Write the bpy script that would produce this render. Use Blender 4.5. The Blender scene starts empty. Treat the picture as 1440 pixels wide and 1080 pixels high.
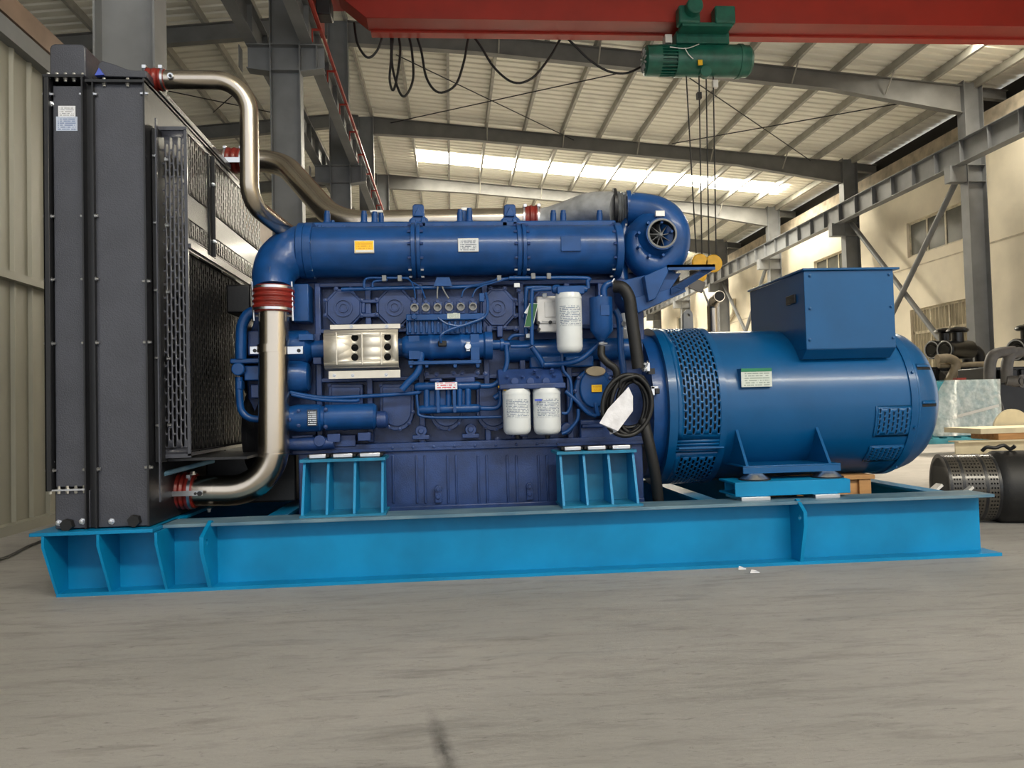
import bpy, bmesh, math, random
from mathutils import Vector, Matrix
random.seed(7)
C = bpy.context.scene.collection
PI = math.pi
V = Vector

# ------------------------------------------------------------------ camera
F = 1081.0
YAW, PITCH, ROLL = map(math.radians, (4.535, 1.785, 1.514))
CAM = V((0, -3.692, 0.81))
fw = V((math.sin(YAW) * math.cos(PITCH), math.cos(YAW) * math.cos(PITCH), math.sin(PITCH)))
r0 = fw.cross(V((0, 0, 1))).normalized()
u0 = r0.cross(fw)
RT = math.cos(ROLL) * r0 - math.sin(ROLL) * u0
UP = math.cos(ROLL) * u0 + math.sin(ROLL) * r0
cd = bpy.data.cameras.new('camera')
cam = bpy.data.objects.new('camera', cd)
C.objects.link(cam)
cd.sensor_width = 36
cd.lens = F / 1440 * 36
cd.clip_end = 300
m = Matrix((RT, UP, -fw)).transposed().to_4x4()
m.translation = CAM
cam.matrix_world = m
bpy.context.scene.camera = cam

# ------------------------------------------------------------------ world, exposure
sc = bpy.context.scene
sc.view_settings.view_transform = 'Standard'
sc.view_settings.look = 'None'
sc.view_settings.exposure = 0.15
sc.view_settings.gamma = 1.0
w = bpy.data.worlds.new('daylight')
sc.world = w
w.use_nodes = True
bg = w.node_tree.nodes['Background']
bg.inputs[0].default_value = (0.93, 0.96, 1.0, 1)
bg.inputs[1].default_value = 1.15
SKYLIGHT = 55.0
sl = bpy.data.lights.new('low_sun', 'SUN')                    # low sun through the open side door beyond the right edge
sl.energy = 11.0
sl.color = (1.0, 0.86, 0.66)
sl.angle = math.radians(8)
so = bpy.data.objects.new('low_sun', sl)
C.objects.link(so)
so.location = (30, 8, 12)
so.rotation_euler = V((-0.90, -0.06, -0.40)).to_track_quat('-Z', 'Y').to_euler()


# ------------------------------------------------------------------ photo point -> place point at a known depth
def ray(px, py):
    return fw + (px - 720) / F * RT - (py - 540) / F * UP


def at(px, py, Y):
    d = ray(px, py)
    return CAM + d * ((Y - CAM.y) / d.y)


def atX(px, py, X):
    d = ray(px, py)
    return CAM + d * ((X - CAM.x) / d.x)


def atZ(px, py, Z):
    d = ray(px, py)
    return CAM + d * ((Z - CAM.z) / d.z)


def ms(n, Y):
    return n * (Y - CAM.y) / F


def rect(x0, y0, x1, y1, Y):
    xm, ym = (x0 + x1) / 2, (y0 + y1) / 2
    a, b = at(x0, ym, Y).x, at(x1, ym, Y).x
    c, d = at(xm, y1, Y).z, at(xm, y0, Y).z
    return a, b, c, d


# ------------------------------------------------------------------ materials
def lin(c):
    o = []
    for v in c[:3]:
        v = v / 255
        o.append(v / 12.92 if v <= 0.04045 else ((v + 0.055) / 1.055) ** 2.4)
    return (*o, 1)


def mat(name, rgb, rough=0.5, metal=0.0, var=0.12, scale=6.0, bump=0.0, bscale=60.0, coat=0.0, spec=0.5, stretch=None, rgb2=None, detail=4.0):
    mt = bpy.data.materials.new(name)
    mt.use_nodes = True
    nt = mt.node_tree
    b = nt.nodes['Principled BSDF']
    b.inputs['Roughness'].default_value = rough
    b.inputs['Metallic'].default_value = metal
    b.inputs['Coat Weight'].default_value = coat
    b.inputs['Coat Roughness'].default_value = 0.12
    b.inputs['Specular IOR Level'].default_value = spec
    tc = nt.nodes.new('ShaderNodeTexCoord')
    mp = nt.nodes.new('ShaderNodeMapping')
    nt.links.new(tc.outputs['Object'], mp.inputs[0])
    if stretch:
        mp.inputs['Scale'].default_value = stretch
    nz = nt.nodes.new('ShaderNodeTexNoise')
    nz.inputs['Scale'].default_value = scale
    nz.inputs['Detail'].default_value = detail
    nt.links.new(mp.outputs[0], nz.inputs['Vector'])
    mx = nt.nodes.new('ShaderNodeMix')
    mx.data_type = 'RGBA'
    c1 = lin(rgb)
    c2 = lin(rgb2) if rgb2 else tuple(max(0, v * (1 - 2.2 * var)) for v in c1[:3]) + (1,)
    mx.inputs[6].default_value = c2
    mx.inputs[7].default_value = tuple(min(1, v * (1 + var)) for v in c1[:3]) + (1,)
    mr = nt.nodes.new('ShaderNodeMapRange')
    mr.inputs[1].default_value = 0.3
    mr.inputs[2].default_value = 0.62
    nt.links.new(nz.outputs[0], mr.inputs[0])
    nt.links.new(mr.outputs[0], mx.inputs[0])
    nt.links.new(mx.outputs[2], b.inputs['Base Color'])
    if bump:
        n2 = nt.nodes.new('ShaderNodeTexNoise')
        n2.inputs['Scale'].default_value = bscale
        n2.inputs['Detail'].default_value = 3
        nt.links.new(mp.outputs[0], n2.inputs['Vector'])
        bp = nt.nodes.new('ShaderNodeBump')
        bp.inputs['Strength'].default_value = bump
        bp.inputs['Distance'].default_value = 0.01
        nt.links.new(n2.outputs[0], bp.inputs['Height'])
        nt.links.new(bp.outputs[0], b.inputs['Normal'])
    return mt


def emit(name, rgb, s):
    mt = bpy.data.materials.new(name)
    mt.use_nodes = True
    b = mt.node_tree.nodes['Principled BSDF']
    b.inputs['Base Color'].default_value = (0.8, 0.8, 0.75, 1)
    b.inputs['Emission Color'].default_value = lin(rgb)
    b.inputs['Emission Strength'].default_value = s
    return mt


def printed(name, paper, ink, rows, cols=2.0, rough=0.4, fill=0.55):
    """small illegible print: dashes in rows, over the plate's own face"""
    mt = bpy.data.materials.new(name)
    mt.use_nodes = True
    nt = mt.node_tree
    b = nt.nodes['Principled BSDF']
    b.inputs['Roughness'].default_value = rough
    tc = nt.nodes.new('ShaderNodeTexCoord')
    sp = nt.nodes.new('ShaderNodeSeparateXYZ')
    nt.links.new(tc.outputs['Generated'], sp.inputs[0])

    def math_(op, a, bv):
        n = nt.nodes.new('ShaderNodeMath')
        n.operation = op
        for i, v in enumerate((a, bv)):
            if v is None:
                continue
            if isinstance(v, (int, float)):
                n.inputs[i].default_value = v
            else:
                nt.links.new(v, n.inputs[i])
        return n.outputs[0]
    zr = math_('MULTIPLY', sp.outputs[2], float(rows))
    fr = math_('FRACT', zr, None)
    line = math_('GREATER_THAN', fr, 0.5)
    fl = math_('FLOOR', zr, None)
    cb = nt.nodes.new('ShaderNodeCombineXYZ')
    nt.links.new(math_('MULTIPLY', sp.outputs[0], cols * 6.0), cb.inputs[0])
    nt.links.new(math_('MULTIPLY', fl, 7.31), cb.inputs[1])
    nz = nt.nodes.new('ShaderNodeTexNoise')
    nz.inputs['Scale'].default_value = 1.0
    nz.inputs['Detail'].default_value = 2
    nt.links.new(cb.outputs[0], nz.inputs['Vector'])
    d = math_('GREATER_THAN', nz.outputs[0], 1 - fill)
    k = math_('MULTIPLY', line, d)
    ex = math_('MULTIPLY', math_('GREATER_THAN', sp.outputs[0], 0.08), math_('LESS_THAN', sp.outputs[0], 0.92))
    ez = math_('MULTIPLY', math_('GREATER_THAN', sp.outputs[2], 0.06), math_('LESS_THAN', sp.outputs[2], 0.94))
    k = math_('MULTIPLY', k, math_('MULTIPLY', ex, ez))
    mx = nt.nodes.new('ShaderNodeMix')
    mx.data_type = 'RGBA'
    mx.inputs[6].default_value = lin(paper)
    mx.inputs[7].default_value = lin(ink)
    nt.links.new(k, mx.inputs[0])
    nt.links.new(mx.outputs[2], b.inputs['Base Color'])
    return mt


M = dict(
    eng=mat('engine_blue_paint', (16, 68, 128), 0.33, var=0.10, scale=9, bump=0.05, bscale=140, coat=0.15, spec=0.35),
    engd=mat('cast_block_blue_paint', (34, 60, 112), 0.36, var=0.14, scale=12, bump=0.16, bscale=160, coat=0.1),
    alt=mat('alternator_blue_paint', (4, 78, 130), 0.3, var=0.05, scale=3, bump=0.02, bscale=90, coat=0.18, spec=0.35),
    skid=mat('skid_blue_paint', (0, 124, 176), 0.42, var=0.10, scale=2.5, bump=0.03, bscale=60, spec=0.3),
    teal=mat('bracket_teal_paint', (16, 118, 158), 0.45, var=0.16, scale=7, bump=0.03),
    flange=mat('worn_grey_flange_paint', (92, 118, 132), 0.5, var=0.22, scale=9, rgb2=(52, 96, 124), stretch=(0.4, 1, 1)),
    black=mat('radiator_black_paint', (60, 62, 71), 0.36, var=0.08, scale=5, bump=0.22, bscale=170, coat=0.2),
    blk=mat('black_frame_paint', (26, 27, 31), 0.4, var=0.1, bump=0.05),
    mesh=mat('shaded_black_mesh', (22, 22, 25), 0.75, spec=0.15),  # duller, darker guard black: the engine's shade is put into the material
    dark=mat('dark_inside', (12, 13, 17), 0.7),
    rub=mat('black_rubber', (17, 17, 18), 0.55, var=0.15, bump=0.08, bscale=90),
    inox=mat('brushed_stainless', (196, 186, 172), 0.24, 1.0, var=0.06, scale=5, bump=0.02, stretch=(1, 1, 0.2)),
    shield=mat('pressed_stainless_sheet', (214, 209, 198), 0.45, 0.7, var=0.06, scale=4),
    cast=mat('cast_aluminium', (186, 188, 190), 0.45, 0.45, var=0.12, scale=14, bump=0.2, bscale=150),
    zinc=mat('zinc_plate', (214, 216, 220), 0.28, 1.0, var=0.05),
    alu=mat('bare_alloy_case', (214, 212, 208), 0.4, 0.35, var=0.06),
    red=mat('red_silicone', (124, 34, 26), 0.38, var=0.14, scale=14),
    white=mat('filter_white_paint', (214, 219, 222), 0.32, var=0.03, coat=0.3),
    fprint=printed('filter_print', (208, 213, 216), (120, 132, 152), 13, 3.0),
    yellow=mat('yellow_paint', (232, 178, 30), 0.4, var=0.1),
    ylab=printed('yellow_warning_print', (246, 196, 16), (226, 160, 20), 5, 2.0),
    nplate=printed('nameplate_print', (206, 210, 214), (92, 100, 116), 7, 2.0, 0.35),
    aplate=printed('alternator_plate_print', (196, 204, 198), (140, 152, 146), 8, 2.5),
    sticker=printed('white_sticker_print', (226, 228, 234), (150, 152, 160), 6, 1.6),
    sticker2=printed('blue_sticker_print', (186, 196, 216), (110, 128, 168), 7, 1.6),
    mplate=printed('motor_plate_print', (36, 44, 60), (206, 214, 224), 8, 1.2, fill=0.6),
    wprint=printed('cooler_sticker_print', (224, 226, 236), (206, 70, 90), 3, 1.4),
    green=mat('hoist_green_paint', (22, 92, 76), 0.36, var=0.14, bump=0.04),
    gtag=mat('green_card', (22, 86, 40), 0.5),
    gband=mat('green_band', (24, 120, 84), 0.5),
    btri=mat('blue_sticker', (72, 92, 190), 0.4),
    paper=mat('white_paper_bag', (222, 222, 228), 0.45, var=0.08, scale=20, bump=0.35, bscale=30),
    girder=mat('crane_red_paint', (150, 30, 16), 0.42, var=0.06, scale=2),
    pink=mat('crane_red_flange', (166, 52, 40), 0.45, var=0.05),
    steel=mat('grey_steel_paint', (120, 122, 124), 0.5, var=0.08, scale=2),
    steel2=mat('roof_steel_paint', (118, 118, 116), 0.55, var=0.08, scale=2),
    purl=mat('galvanised_purlin', (160, 158, 150), 0.5, var=0.1, scale=3),
    rust=mat('rusty_rail', (134, 92, 62), 0.7, var=0.2, scale=5),
    roof=mat('roof_sheet_cream', (240, 238, 226), 0.5, var=0.04, scale=0.8),
    cream=mat('cream_plaster', (236, 226, 204), 0.8, var=0.06, scale=0.9, bump=0.05, bscale=20),
    conc=mat('bare_concrete_band', (196, 184, 164), 0.85, var=0.14, scale=3),
    wallg=mat('grey_green_sheet', (150, 148, 134), 0.45, var=0.05, scale=1),
    brown=mat('brown_beam_paint', (140, 116, 98), 0.5, var=0.1, scale=3),
    glass=mat('dull_window_pane', (92, 92, 84), 0.18, var=0.15, scale=1.5),
    glass2=mat('curtained_window_pane', (150, 140, 116), 0.3, var=0.2, scale=3, stretch=(1, 6, 0.3)),
    frame=mat('pale_window_frame', (214, 204, 180), 0.5),
    wood=mat('crate_wood', (176, 132, 84), 0.7, var=0.16, scale=8, stretch=(0.3, 3, 3)),
    beige=mat('beige_primer', (206, 196, 168), 0.55, var=0.05),
    tealbox=mat('pale_teal_paint', (74, 158, 176), 0.5),
    tan=mat('tan_pipe_paint', (150, 136, 112), 0.5, var=0.12),
    gpipe=mat('dark_grey_pipe', (84, 80, 78), 0.5, var=0.12),
    drum=mat('gunmetal_shell', (66, 62, 55), 0.3, var=0.1, coat=0.2),
    gloss=mat('gloss_black', (16, 15, 16), 0.28, coat=0.15),
    cable=mat('cable_black', (15, 15, 16), 0.5),
    sky=emit('skylight_sheet', (255, 246, 226), SKYLIGHT),
)

# plastic film
pf = bpy.data.materials.new('plastic_film')
pf.use_nodes = True
_n = pf.node_tree
_b = _n.nodes['Principled BSDF']
_b.inputs['Base Color'].default_value = (0.86, 0.87, 0.84, 1)
_b.inputs['Roughness'].default_value = 0.22
_tc = _n.nodes.new('ShaderNodeTexCoord')
_nz = _n.nodes.new('ShaderNodeTexNoise')
_nz.inputs['Scale'].default_value = 13
_nz.inputs['Detail'].default_value = 5
_n.links.new(_tc.outputs['Object'], _nz.inputs['Vector'])
_mr = _n.nodes.new('ShaderNodeMapRange')
_mr.inputs[1].default_value = 0.35
_mr.inputs[2].default_value = 0.7
_mr.inputs[3].default_value = 0.42
_mr.inputs[4].default_value = 0.72
_n.links.new(_nz.outputs[0], _mr.inputs[0])
_n.links.new(_mr.outputs[0], _b.inputs['Alpha'])
_bp = _n.nodes.new('ShaderNodeBump')
_bp.inputs['Strength'].default_value = 0.6
_bp.inputs['Distance'].default_value = 0.05
_n.links.new(_nz.outputs[0], _bp.inputs['Height'])
_n.links.new(_bp.outputs[0], _b.inputs['Normal'])
M['film'] = pf


def floor_mat():
    mt = bpy.data.materials.new('polished_concrete')
    mt.use_nodes = True
    nt = mt.node_tree
    b = nt.nodes['Principled BSDF']
    tc = nt.nodes.new('ShaderNodeTexCoord')

    def noise(scale, stretch, detail=6, rough=0.6, dist=0.0):
        mp = nt.nodes.new('ShaderNodeMapping')
        mp.inputs['Scale'].default_value = stretch
        nt.links.new(tc.outputs['Object'], mp.inputs[0])
        n = nt.nodes.new('ShaderNodeTexNoise')
        n.inputs['Scale'].default_value = scale
        n.inputs['Detail'].default_value = detail
        n.inputs['Roughness'].default_value = rough
        n.inputs['Distortion'].default_value = dist
        nt.links.new(mp.outputs[0], n.inputs['Vector'])
        return n.outputs[0]

    def ramp(src, lo, hi, a, c):
        r = nt.nodes.new('ShaderNodeMapRange')
        for i, v in enumerate((lo, hi, a, c)):
            r.inputs[i + 1].default_value = v
        nt.links.new(src, r.inputs[0])
        return r.outputs[0]

    def mixc(fac, a, c):
        x = nt.nodes.new('ShaderNodeMix')
        x.data_type = 'RGBA'
        nt.links.new(fac, x.inputs[0])
        for i, v in ((6, a), (7, c)):
            if isinstance(v, tuple):
                x.inputs[i].default_value = v
            else:
                nt.links.new(v, x.inputs[i])
        return x.outputs[2]
    big = ramp(noise(0.7, (1, 1.6, 1), 5), 0.35, 0.65, 0, 1)
    streak = ramp(noise(3.2, (0.35, 2.6, 1), 8, 0.65, 0.4), 0.36, 0.66, 0, 1)
    col = mixc(big, lin((148, 146, 143)), lin((164, 161, 158)))
    col = mixc(ramp(noise(7.0, (0.4, 2.0, 1), 12, 0.74, 0.4), 0.50, 0.70, 0, 0.6), col, lin((108, 105, 101)))
    col = mixc(ramp(noise(34, (0.5, 1.5, 1), 9, 0.78, 0.8), 0.57, 0.70, 0, 0.7), col, lin((80, 76, 72)))
    # one dark scrape mark in the foreground
    mp = nt.nodes.new('ShaderNodeMapping')
    nt.links.new(tc.outputs['Object'], mp.inputs[0])
    p = atZ(624, 1055, 0)
    mp.vector_type = 'TEXTURE'
    mp.inputs['Location'].default_value = (p.x + 1, p.y - 22.5, 0.12)
    mp.inputs['Rotation'].default_value = (0, 0, math.radians(8.8))
    mp.inputs['Scale'].default_value = (0.03, 0.30, 1)
    gr = nt.nodes.new('ShaderNodeTexGradient')
    gr.gradient_type = 'SPHERICAL'
    nt.links.new(mp.outputs[0], gr.inputs[0])
    n3 = noise(40, (1, 0.5, 1), 5)
    mm = nt.nodes.new('ShaderNodeMath')
    mm.operation = 'MULTIPLY'
    nt.links.new(ramp(gr.outputs[0], 0, 0.9, 0, 0.85), mm.inputs[0])
    nt.links.new(ramp(n3, 0.3, 0.6, 0.25, 0.95), mm.inputs[1])
    col = mixc(mm.outputs[0], col, lin((66, 63, 61)))
    nt.links.new(col, b.inputs['Base Color'])
    nt.links.new(ramp(streak, 0, 1, 0.5, 0.68), b.inputs['Roughness'])
    b.inputs['Specular IOR Level'].default_value = 0.3
    bp = nt.nodes.new('ShaderNodeBump')
    bp.inputs['Strength'].default_value = 0.45
    bp.inputs['Distance'].default_value = 0.012
    nt.links.new(noise(14, (0.6, 1.5, 1), 10, 0.78), bp.inputs['Height'])
    nt.links.new(bp.outputs[0], b.inputs['Normal'])
    return mt


M['floor'] = floor_mat()

# ------------------------------------------------------------------ mesh helpers
WLOC = {}


class MB:
    def __init__(s):
        s.bm = bmesh.new()

    def quad(s, *p):
        return s.bm.faces.new([s.bm.verts.new(q) for q in p])

    def box(s, x0, x1, y0, y1, z0, z1):
        x0, x1 = sorted((x0, x1)); y0, y1 = sorted((y0, y1)); z0, z1 = sorted((z0, z1))
        v = [s.bm.verts.new((x, y, z)) for z in (z0, z1) for x, y in ((x0, y0), (x1, y0), (x1, y1), (x0, y1))]
        for f in ((3, 2, 1, 0), (4, 5, 6, 7), (0, 1, 5, 4), (1, 2, 6, 5), (2, 3, 7, 6), (3, 0, 4, 7)):
            s.bm.faces.new([v[i] for i in f])
        return s

    def obox(s, c, u, v, n, a, b, d):
        """oriented box: centre c, half sizes a,b,d along u,v,n"""
        c, u, v, n = V(c), V(u).normalized(), V(v).normalized(), V(n).normalized()
        P = [s.bm.verts.new(c + u * (i * a) + v * (j * b) + n * (k * d)) for k in (-1, 1) for i, j in ((-1, -1), (1, -1), (1, 1), (-1, 1))]
        for f in ((3, 2, 1, 0), (4, 5, 6, 7), (0, 1, 5, 4), (1, 2, 6, 5), (2, 3, 7, 6), (3, 0, 4, 7)):
            s.bm.faces.new([P[i] for i in f])
        return s

    def pbox(s, x0, y0, x1, y1, Y, d):
        a, b, c, e = rect(x0, y0, x1, y1, Y)
        return s.box(a, b, Y, Y + d, c, e)

    def ring(s, c, u, v, r, n):
        return [s.bm.verts.new(c + u * (r * math.cos(2 * PI * i / n)) + v * (r * math.sin(2 * PI * i / n))) for i in range(n)]

    def skin(s, A, B):
        n = len(A)
        for i in range(n):
            s.bm.faces.new((A[i], A[(i + 1) % n], B[(i + 1) % n], B[i]))

    def lathe(s, o, ax, prof, n=28, cap=(True, True)):
        """prof: list of (t along axis, radius)"""
        o, ax = V(o), V(ax).normalized()
        u = ax.orthogonal().normalized(); v = ax.cross(u)
        prev = None
        for i, (t, r) in enumerate(prof):
            R = s.ring(o + ax * t, u, v, max(r, 1e-4), n)
            if prev:
                s.skin(prev, R)
            elif cap[0]:
                s.bm.faces.new(R[::-1])
            prev = R
        if cap[1]:
            s.bm.faces.new(prev)
        return s

    def cyl(s, a, b, r, r2=None, n=20):
        a, b = V(a), V(b)
        L = (b - a).length
        return s.lathe(a, b - a, [(0, r), (L, r if r2 is None else r2)], n)

    def pcyl(s, cx, cy, r, Y, d, n=20, r2=None):
        """disc facing the camera side (axis along depth)"""
        p = at(cx, cy, Y)
        rr = ms(r, Y)
        return s.cyl((p.x, Y, p.z), (p.x, Y + d, p.z), ms(r2, Y) if r2 else rr, rr, n)

    def tube(s, pts, r, n=14, smooth=0, cap=True):
        P = [V(p) for p in pts]
        R = list(r) if isinstance(r, (list, tuple)) else [r] * len(P)
        if smooth:
            Q, S = [], []
            for i in range(len(P) - 1):
                a, b, c, d = P[max(i - 1, 0)], P[i], P[i + 1], P[min(i + 2, len(P) - 1)]
                for k in range(smooth):
                    t = k / smooth
                    Q.append(0.5 * ((2 * b) + (c - a) * t + (2 * a - 5 * b + 4 * c - d) * t * t + (3 * b - a - 3 * c + d) * t ** 3))
                    S.append(R[i] + (R[i + 1] - R[i]) * t)
            Q.append(P[-1]); S.append(R[-1])
            P, R = Q, S
        prev = None
        u = None
        for i, p in enumerate(P):
            t = (P[min(i + 1, len(P) - 1)] - P[max(i - 1, 0)])
            if t.length < 1e-9:
                continue
            t.normalize()
            if u is None:
                u = t.orthogonal().normalized()
            else:
                u = (u - t * u.dot(t)).normalized()
            v = t.cross(u)
            ri = s.ring(p, u, v, R[i], n)
            if prev:
                s.skin(prev, ri)
            elif cap:
                s.bm.faces.new(ri[::-1])
            prev = ri
        if cap:
            s.bm.faces.new(prev)
        return s

    def bend(s, pts, r, rad, n=18, seg=8, cap=True):
        """pipe through corner points with round bends of radius rad"""
        P = [V(p) for p in pts]
        rads = rad if isinstance(rad, (list, tuple)) else [rad] * (len(P) - 2)
        Q = [P[0]]
        for i in range(1, len(P) - 1):
            a, b, c = P[i - 1], P[i], P[i + 1]
            d1, d2 = (a - b).normalized(), (c - b).normalized()
            ang = d1.angle(d2)
            L = min(rads[i - 1] / math.tan(ang / 2), (a - b).length * 0.95, (c - b).length * 0.95)
            rr = L * math.tan(ang / 2)
            bis = (d1 + d2).normalized()
            ctr = b + bis * (rr / math.sin(ang / 2))
            s0, s1 = b + d1 * L - ctr, b + d2 * L - ctr
            th = s0.angle(s1)
            for k in range(seg + 1):
                t = k / seg
                Q.append(ctr + (s0 * math.sin((1 - t) * th) + s1 * math.sin(t * th)) / math.sin(th))
        Q.append(P[-1])
        return s.tube(Q, r, n, cap=cap)

    def prism(s, poly, n, d):
        """poly: list of points in a plane, pushed along n by d"""
        n = V(n).normalized() * d
        A = [s.bm.verts.new(V(p)) for p in poly]
        B = [s.bm.verts.new(V(p) + n) for p in poly]
        s.bm.faces.new(A[::-1]); s.bm.faces.new(B)
        s.skin(A, B)
        return s

    def pprism(s, pts, Y, d):
        return s.prism([at(x, y, Y) for x, y in pts], (0, 1, 0), d)

    def perf(s, f, W, H, cols, rows, hw, hh, stagger=True, margin=(0, 0)):
        """sheet with rounded slots: f(u,v)->point; every slot is a real hole"""
        mu, mv = margin
        cw, ch = (W - 2 * mu) / cols, (H - 2 * mv) / rows
        vs = {}

        def vert(u, v):
            k = (round(u, 5), round(v, 5))
            if k not in vs:
                vs[k] = s.bm.verts.new(f(u, v))
            return vs[k]
        for i in range(cols):
            off = (ch / 2 if (stagger and i % 2) else 0)
            nr = rows - (1 if off else 0)
            u0, u1 = mu + i * cw, mu + (i + 1) * cw
            uc = (u0 + u1) / 2
            if off:
                for a, b in ((mv, mv + off), (H - mv - off, H - mv)):
                    s.bm.faces.new([vert(u0, a), vert(u1, a), vert(u1, b), vert(u0, b)])
            for j in range(nr):
                v0 = mv + off + j * ch
                v1 = v0 + ch
                vc = (v0 + v1) / 2
                k = 0.35
                ou = [(u0, v0), (uc, v0), (u1, v0), (u1, vc), (u1, v1), (uc, v1), (u0, v1), (u0, vc)]
                a, b = hw / 2, hh / 2
                c = min(a, b) * 0.7
                inn = [(uc - a + c * .3, vc - b + c * .3), (uc, vc - b), (uc + a - c * .3, vc - b + c * .3), (uc + a, vc), (uc + a - c * .3, vc + b - c * .3), (uc, vc + b), (uc - a + c * .3, vc + b - c * .3), (uc - a, vc)]
                for q in range(8):
                    q2 = (q + 1) % 8
                    s.bm.faces.new([vert(*ou[q]), vert(*ou[q2]), vert(*inn[q2]), vert(*inn[q])])
        if mu:
            for j in range(rows):
                a, b = H * j / rows, H * (j + 1) / rows
                s.bm.faces.new([vert(0, a), vert(mu, a), vert(mu, b), vert(0, b)])
                s.bm.faces.new([vert(W - mu, a), vert(W, a), vert(W, b), vert(W - mu, b)])
        if mv:
            s.bm.faces.new([vert(mu, 0), vert(W - mu, 0), vert(W - mu, mv), vert(mu, mv)])
            s.bm.faces.new([vert(mu, H - mv), vert(W - mu, H - mv), vert(W - mu, H), vert(mu, H)])
        return s

    def sphere(s, c, r, sx=1, sy=1, sz=1, n=14):
        q = bmesh.ops.create_uvsphere(s.bm, u_segments=n, v_segments=max(6, n // 2), radius=r)
        for v in q['verts']:
            v.co = V((v.co.x * sx, v.co.y * sy, v.co.z * sz)) + V(c)
        return s

    def build(s, name, m, parent=None, bevel=0.0, thick=0.0, ang=38, seg=2, normals=True):
        if normals:
            bmesh.ops.recalc_face_normals(s.bm, faces=s.bm.faces)
        me = bpy.data.meshes.new(name)
        s.bm.to_mesh(me)
        s.bm.free()
        lo = V((min(v.co.x for v in me.vertices), min(v.co.y for v in me.vertices), min(v.co.z for v in me.vertices)))
        hi = V((max(v.co.x for v in me.vertices), max(v.co.y for v in me.vertices), max(v.co.z for v in me.vertices)))
        c = (lo + hi) / 2
        if parent is None:
            c.z = lo.z
        me.transform(Matrix.Translation(-c))
        me.materials.append(M[m] if isinstance(m, str) else m)
        for p in me.polygons:
            p.use_smooth = True
        me.set_sharp_from_angle(angle=math.radians(ang))
        o = bpy.data.objects.new(name, me)
        C.objects.link(o)
        o.location = c
        WLOC[o.name] = c.copy()
        if parent is not None:
            o.parent = parent
            o.matrix_parent_inverse = Matrix.Translation(-WLOC[parent.name])
        if thick:
            md = o.modifiers.new('thickness', 'SOLIDIFY')
            md.thickness = thick
            md.offset = 0
        if bevel:
            md = o.modifiers.new('bevel', 'BEVEL')
            md.width = bevel
            md.segments = seg
            md.limit_method = 'ANGLE'
            md.angle_limit = math.radians(40)
        return o


def tag(o, label, cat, group=None):
    o['label'] = label
    o['category'] = cat
    if group:
        o['group'] = group
    return o


def thing(name, loc, label, cat, group=None):
    o = bpy.data.objects.new(name, None)
    o.empty_display_size = 0.1
    C.objects.link(o)
    o.location = loc
    WLOC[o.name] = V(loc)
    return tag(o, label, cat, group)


def struct(o, label=None):
    o['kind'] = 'structure'
    if label:
        o['label'] = label
    return o


def bolt(parent, p, ax, r=0.008, h=0.012, m='zinc', name='bolt'):
    b = MB()
    p, ax = V(p), V(ax).normalized()
    b.lathe(p - ax * 0.002, ax, [(0, r * 1.5), (0.004, r * 1.5), (0.004, r), (0.004 + h, r), (0.005 + h, r * 0.6)], 6)
    return b.build(name, m, parent)


# ------------------------------------------------------------------ the hall
FR = [2.61 + 6.05 * (k - 1) for k in range(-1, 10)]          # portal frames along the hall
YN, YF = -13.0, 58.0


def ztop(X):                                                  # top of the rafters
    return 8.72 + 0.095 * (13 - X) if X > -3.3 else 10.27 + 0.095 * (X + 3.3)


struct(MB().box(-17, 15, YN, YF, -0.12, 0).build('floor', 'floor'), 'grey polished concrete workshop floor')


def roof_slope(x0, x1, name):
    b = MB()
    prof = []
    y = YN
    while y < YF:
        prof += [(y, 0), (y + 0.15, 0), (y + 0.18, 0.035), (y + 0.27, 0.035)]
        y += 0.30
    A = [b.bm.verts.new((x0, yy, ztop(x0 + 0.001) + 0.2 + h)) for yy, h in prof]
    B = [b.bm.verts.new((x1, yy, ztop(x1) + 0.2 + h)) for yy, h in prof]
    for i in range(len(A) - 1):
        b.bm.faces.new((A[i], A[i + 1], B[i + 1], B[i]))
    return struct(b.build(name, 'roof', normals=False, ang=20), 'cream corrugated roof sheeting seen from below')


roof_slope(-3.3, 15.2, 'ceiling')
roof_slope(-16.5, -3.3, 'ceiling')
for ys, xa_ in ((-11.9, -1.1), (11.7, 11.7), (24.1, -1.1), (36.2, -1.1), (48.2, -1.1)):
    b = MB()
    b.quad(*[(x, y, ztop(x) + 0.19) for x, y in ((xa_, ys), (12.9, ys), (12.9, ys + 1.2), (xa_, ys + 1.2))])
    struct(b.build('skylight_strip', 'sky', normals=False), 'bright translucent strip in the roof')


def slope_beam(b, pts_top, depthf, Y, bw=0.2, t=0.014):
    top = [V((x, Y, ztop(x))) for x in pts_top]
    bot = [V((x, Y, ztop(x) - depthf(x))) for x in pts_top]
    for i in range(len(top) - 1):
        a, c, d, e = top[i], top[i + 1], bot[i + 1], bot[i]
        b.prism([V((p.x, Y - 0.006, p.z)) for p in (a, c, d, e)], (0, 1, 0), 0.012)
        for p, q, s in ((a, c, -t), (e, d, t)):
            b.prism([V((p.x, Y - bw / 2, p.z)), V((q.x, Y - bw / 2, q.z)), V((q.x, Y - bw / 2, q.z + s)), V((p.x, Y - bw / 2, p.z + s))], (0, 1, 0), bw)


def dep(x):
    if x < 0.8:
        return 0.46 + 0.09 * max(0, min(1, (0.8 - x) / 3))
    if x < 9.6:
        return 0.44
    return 0.44 + 0.26 * (x - 9.6) / 3.4


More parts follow.
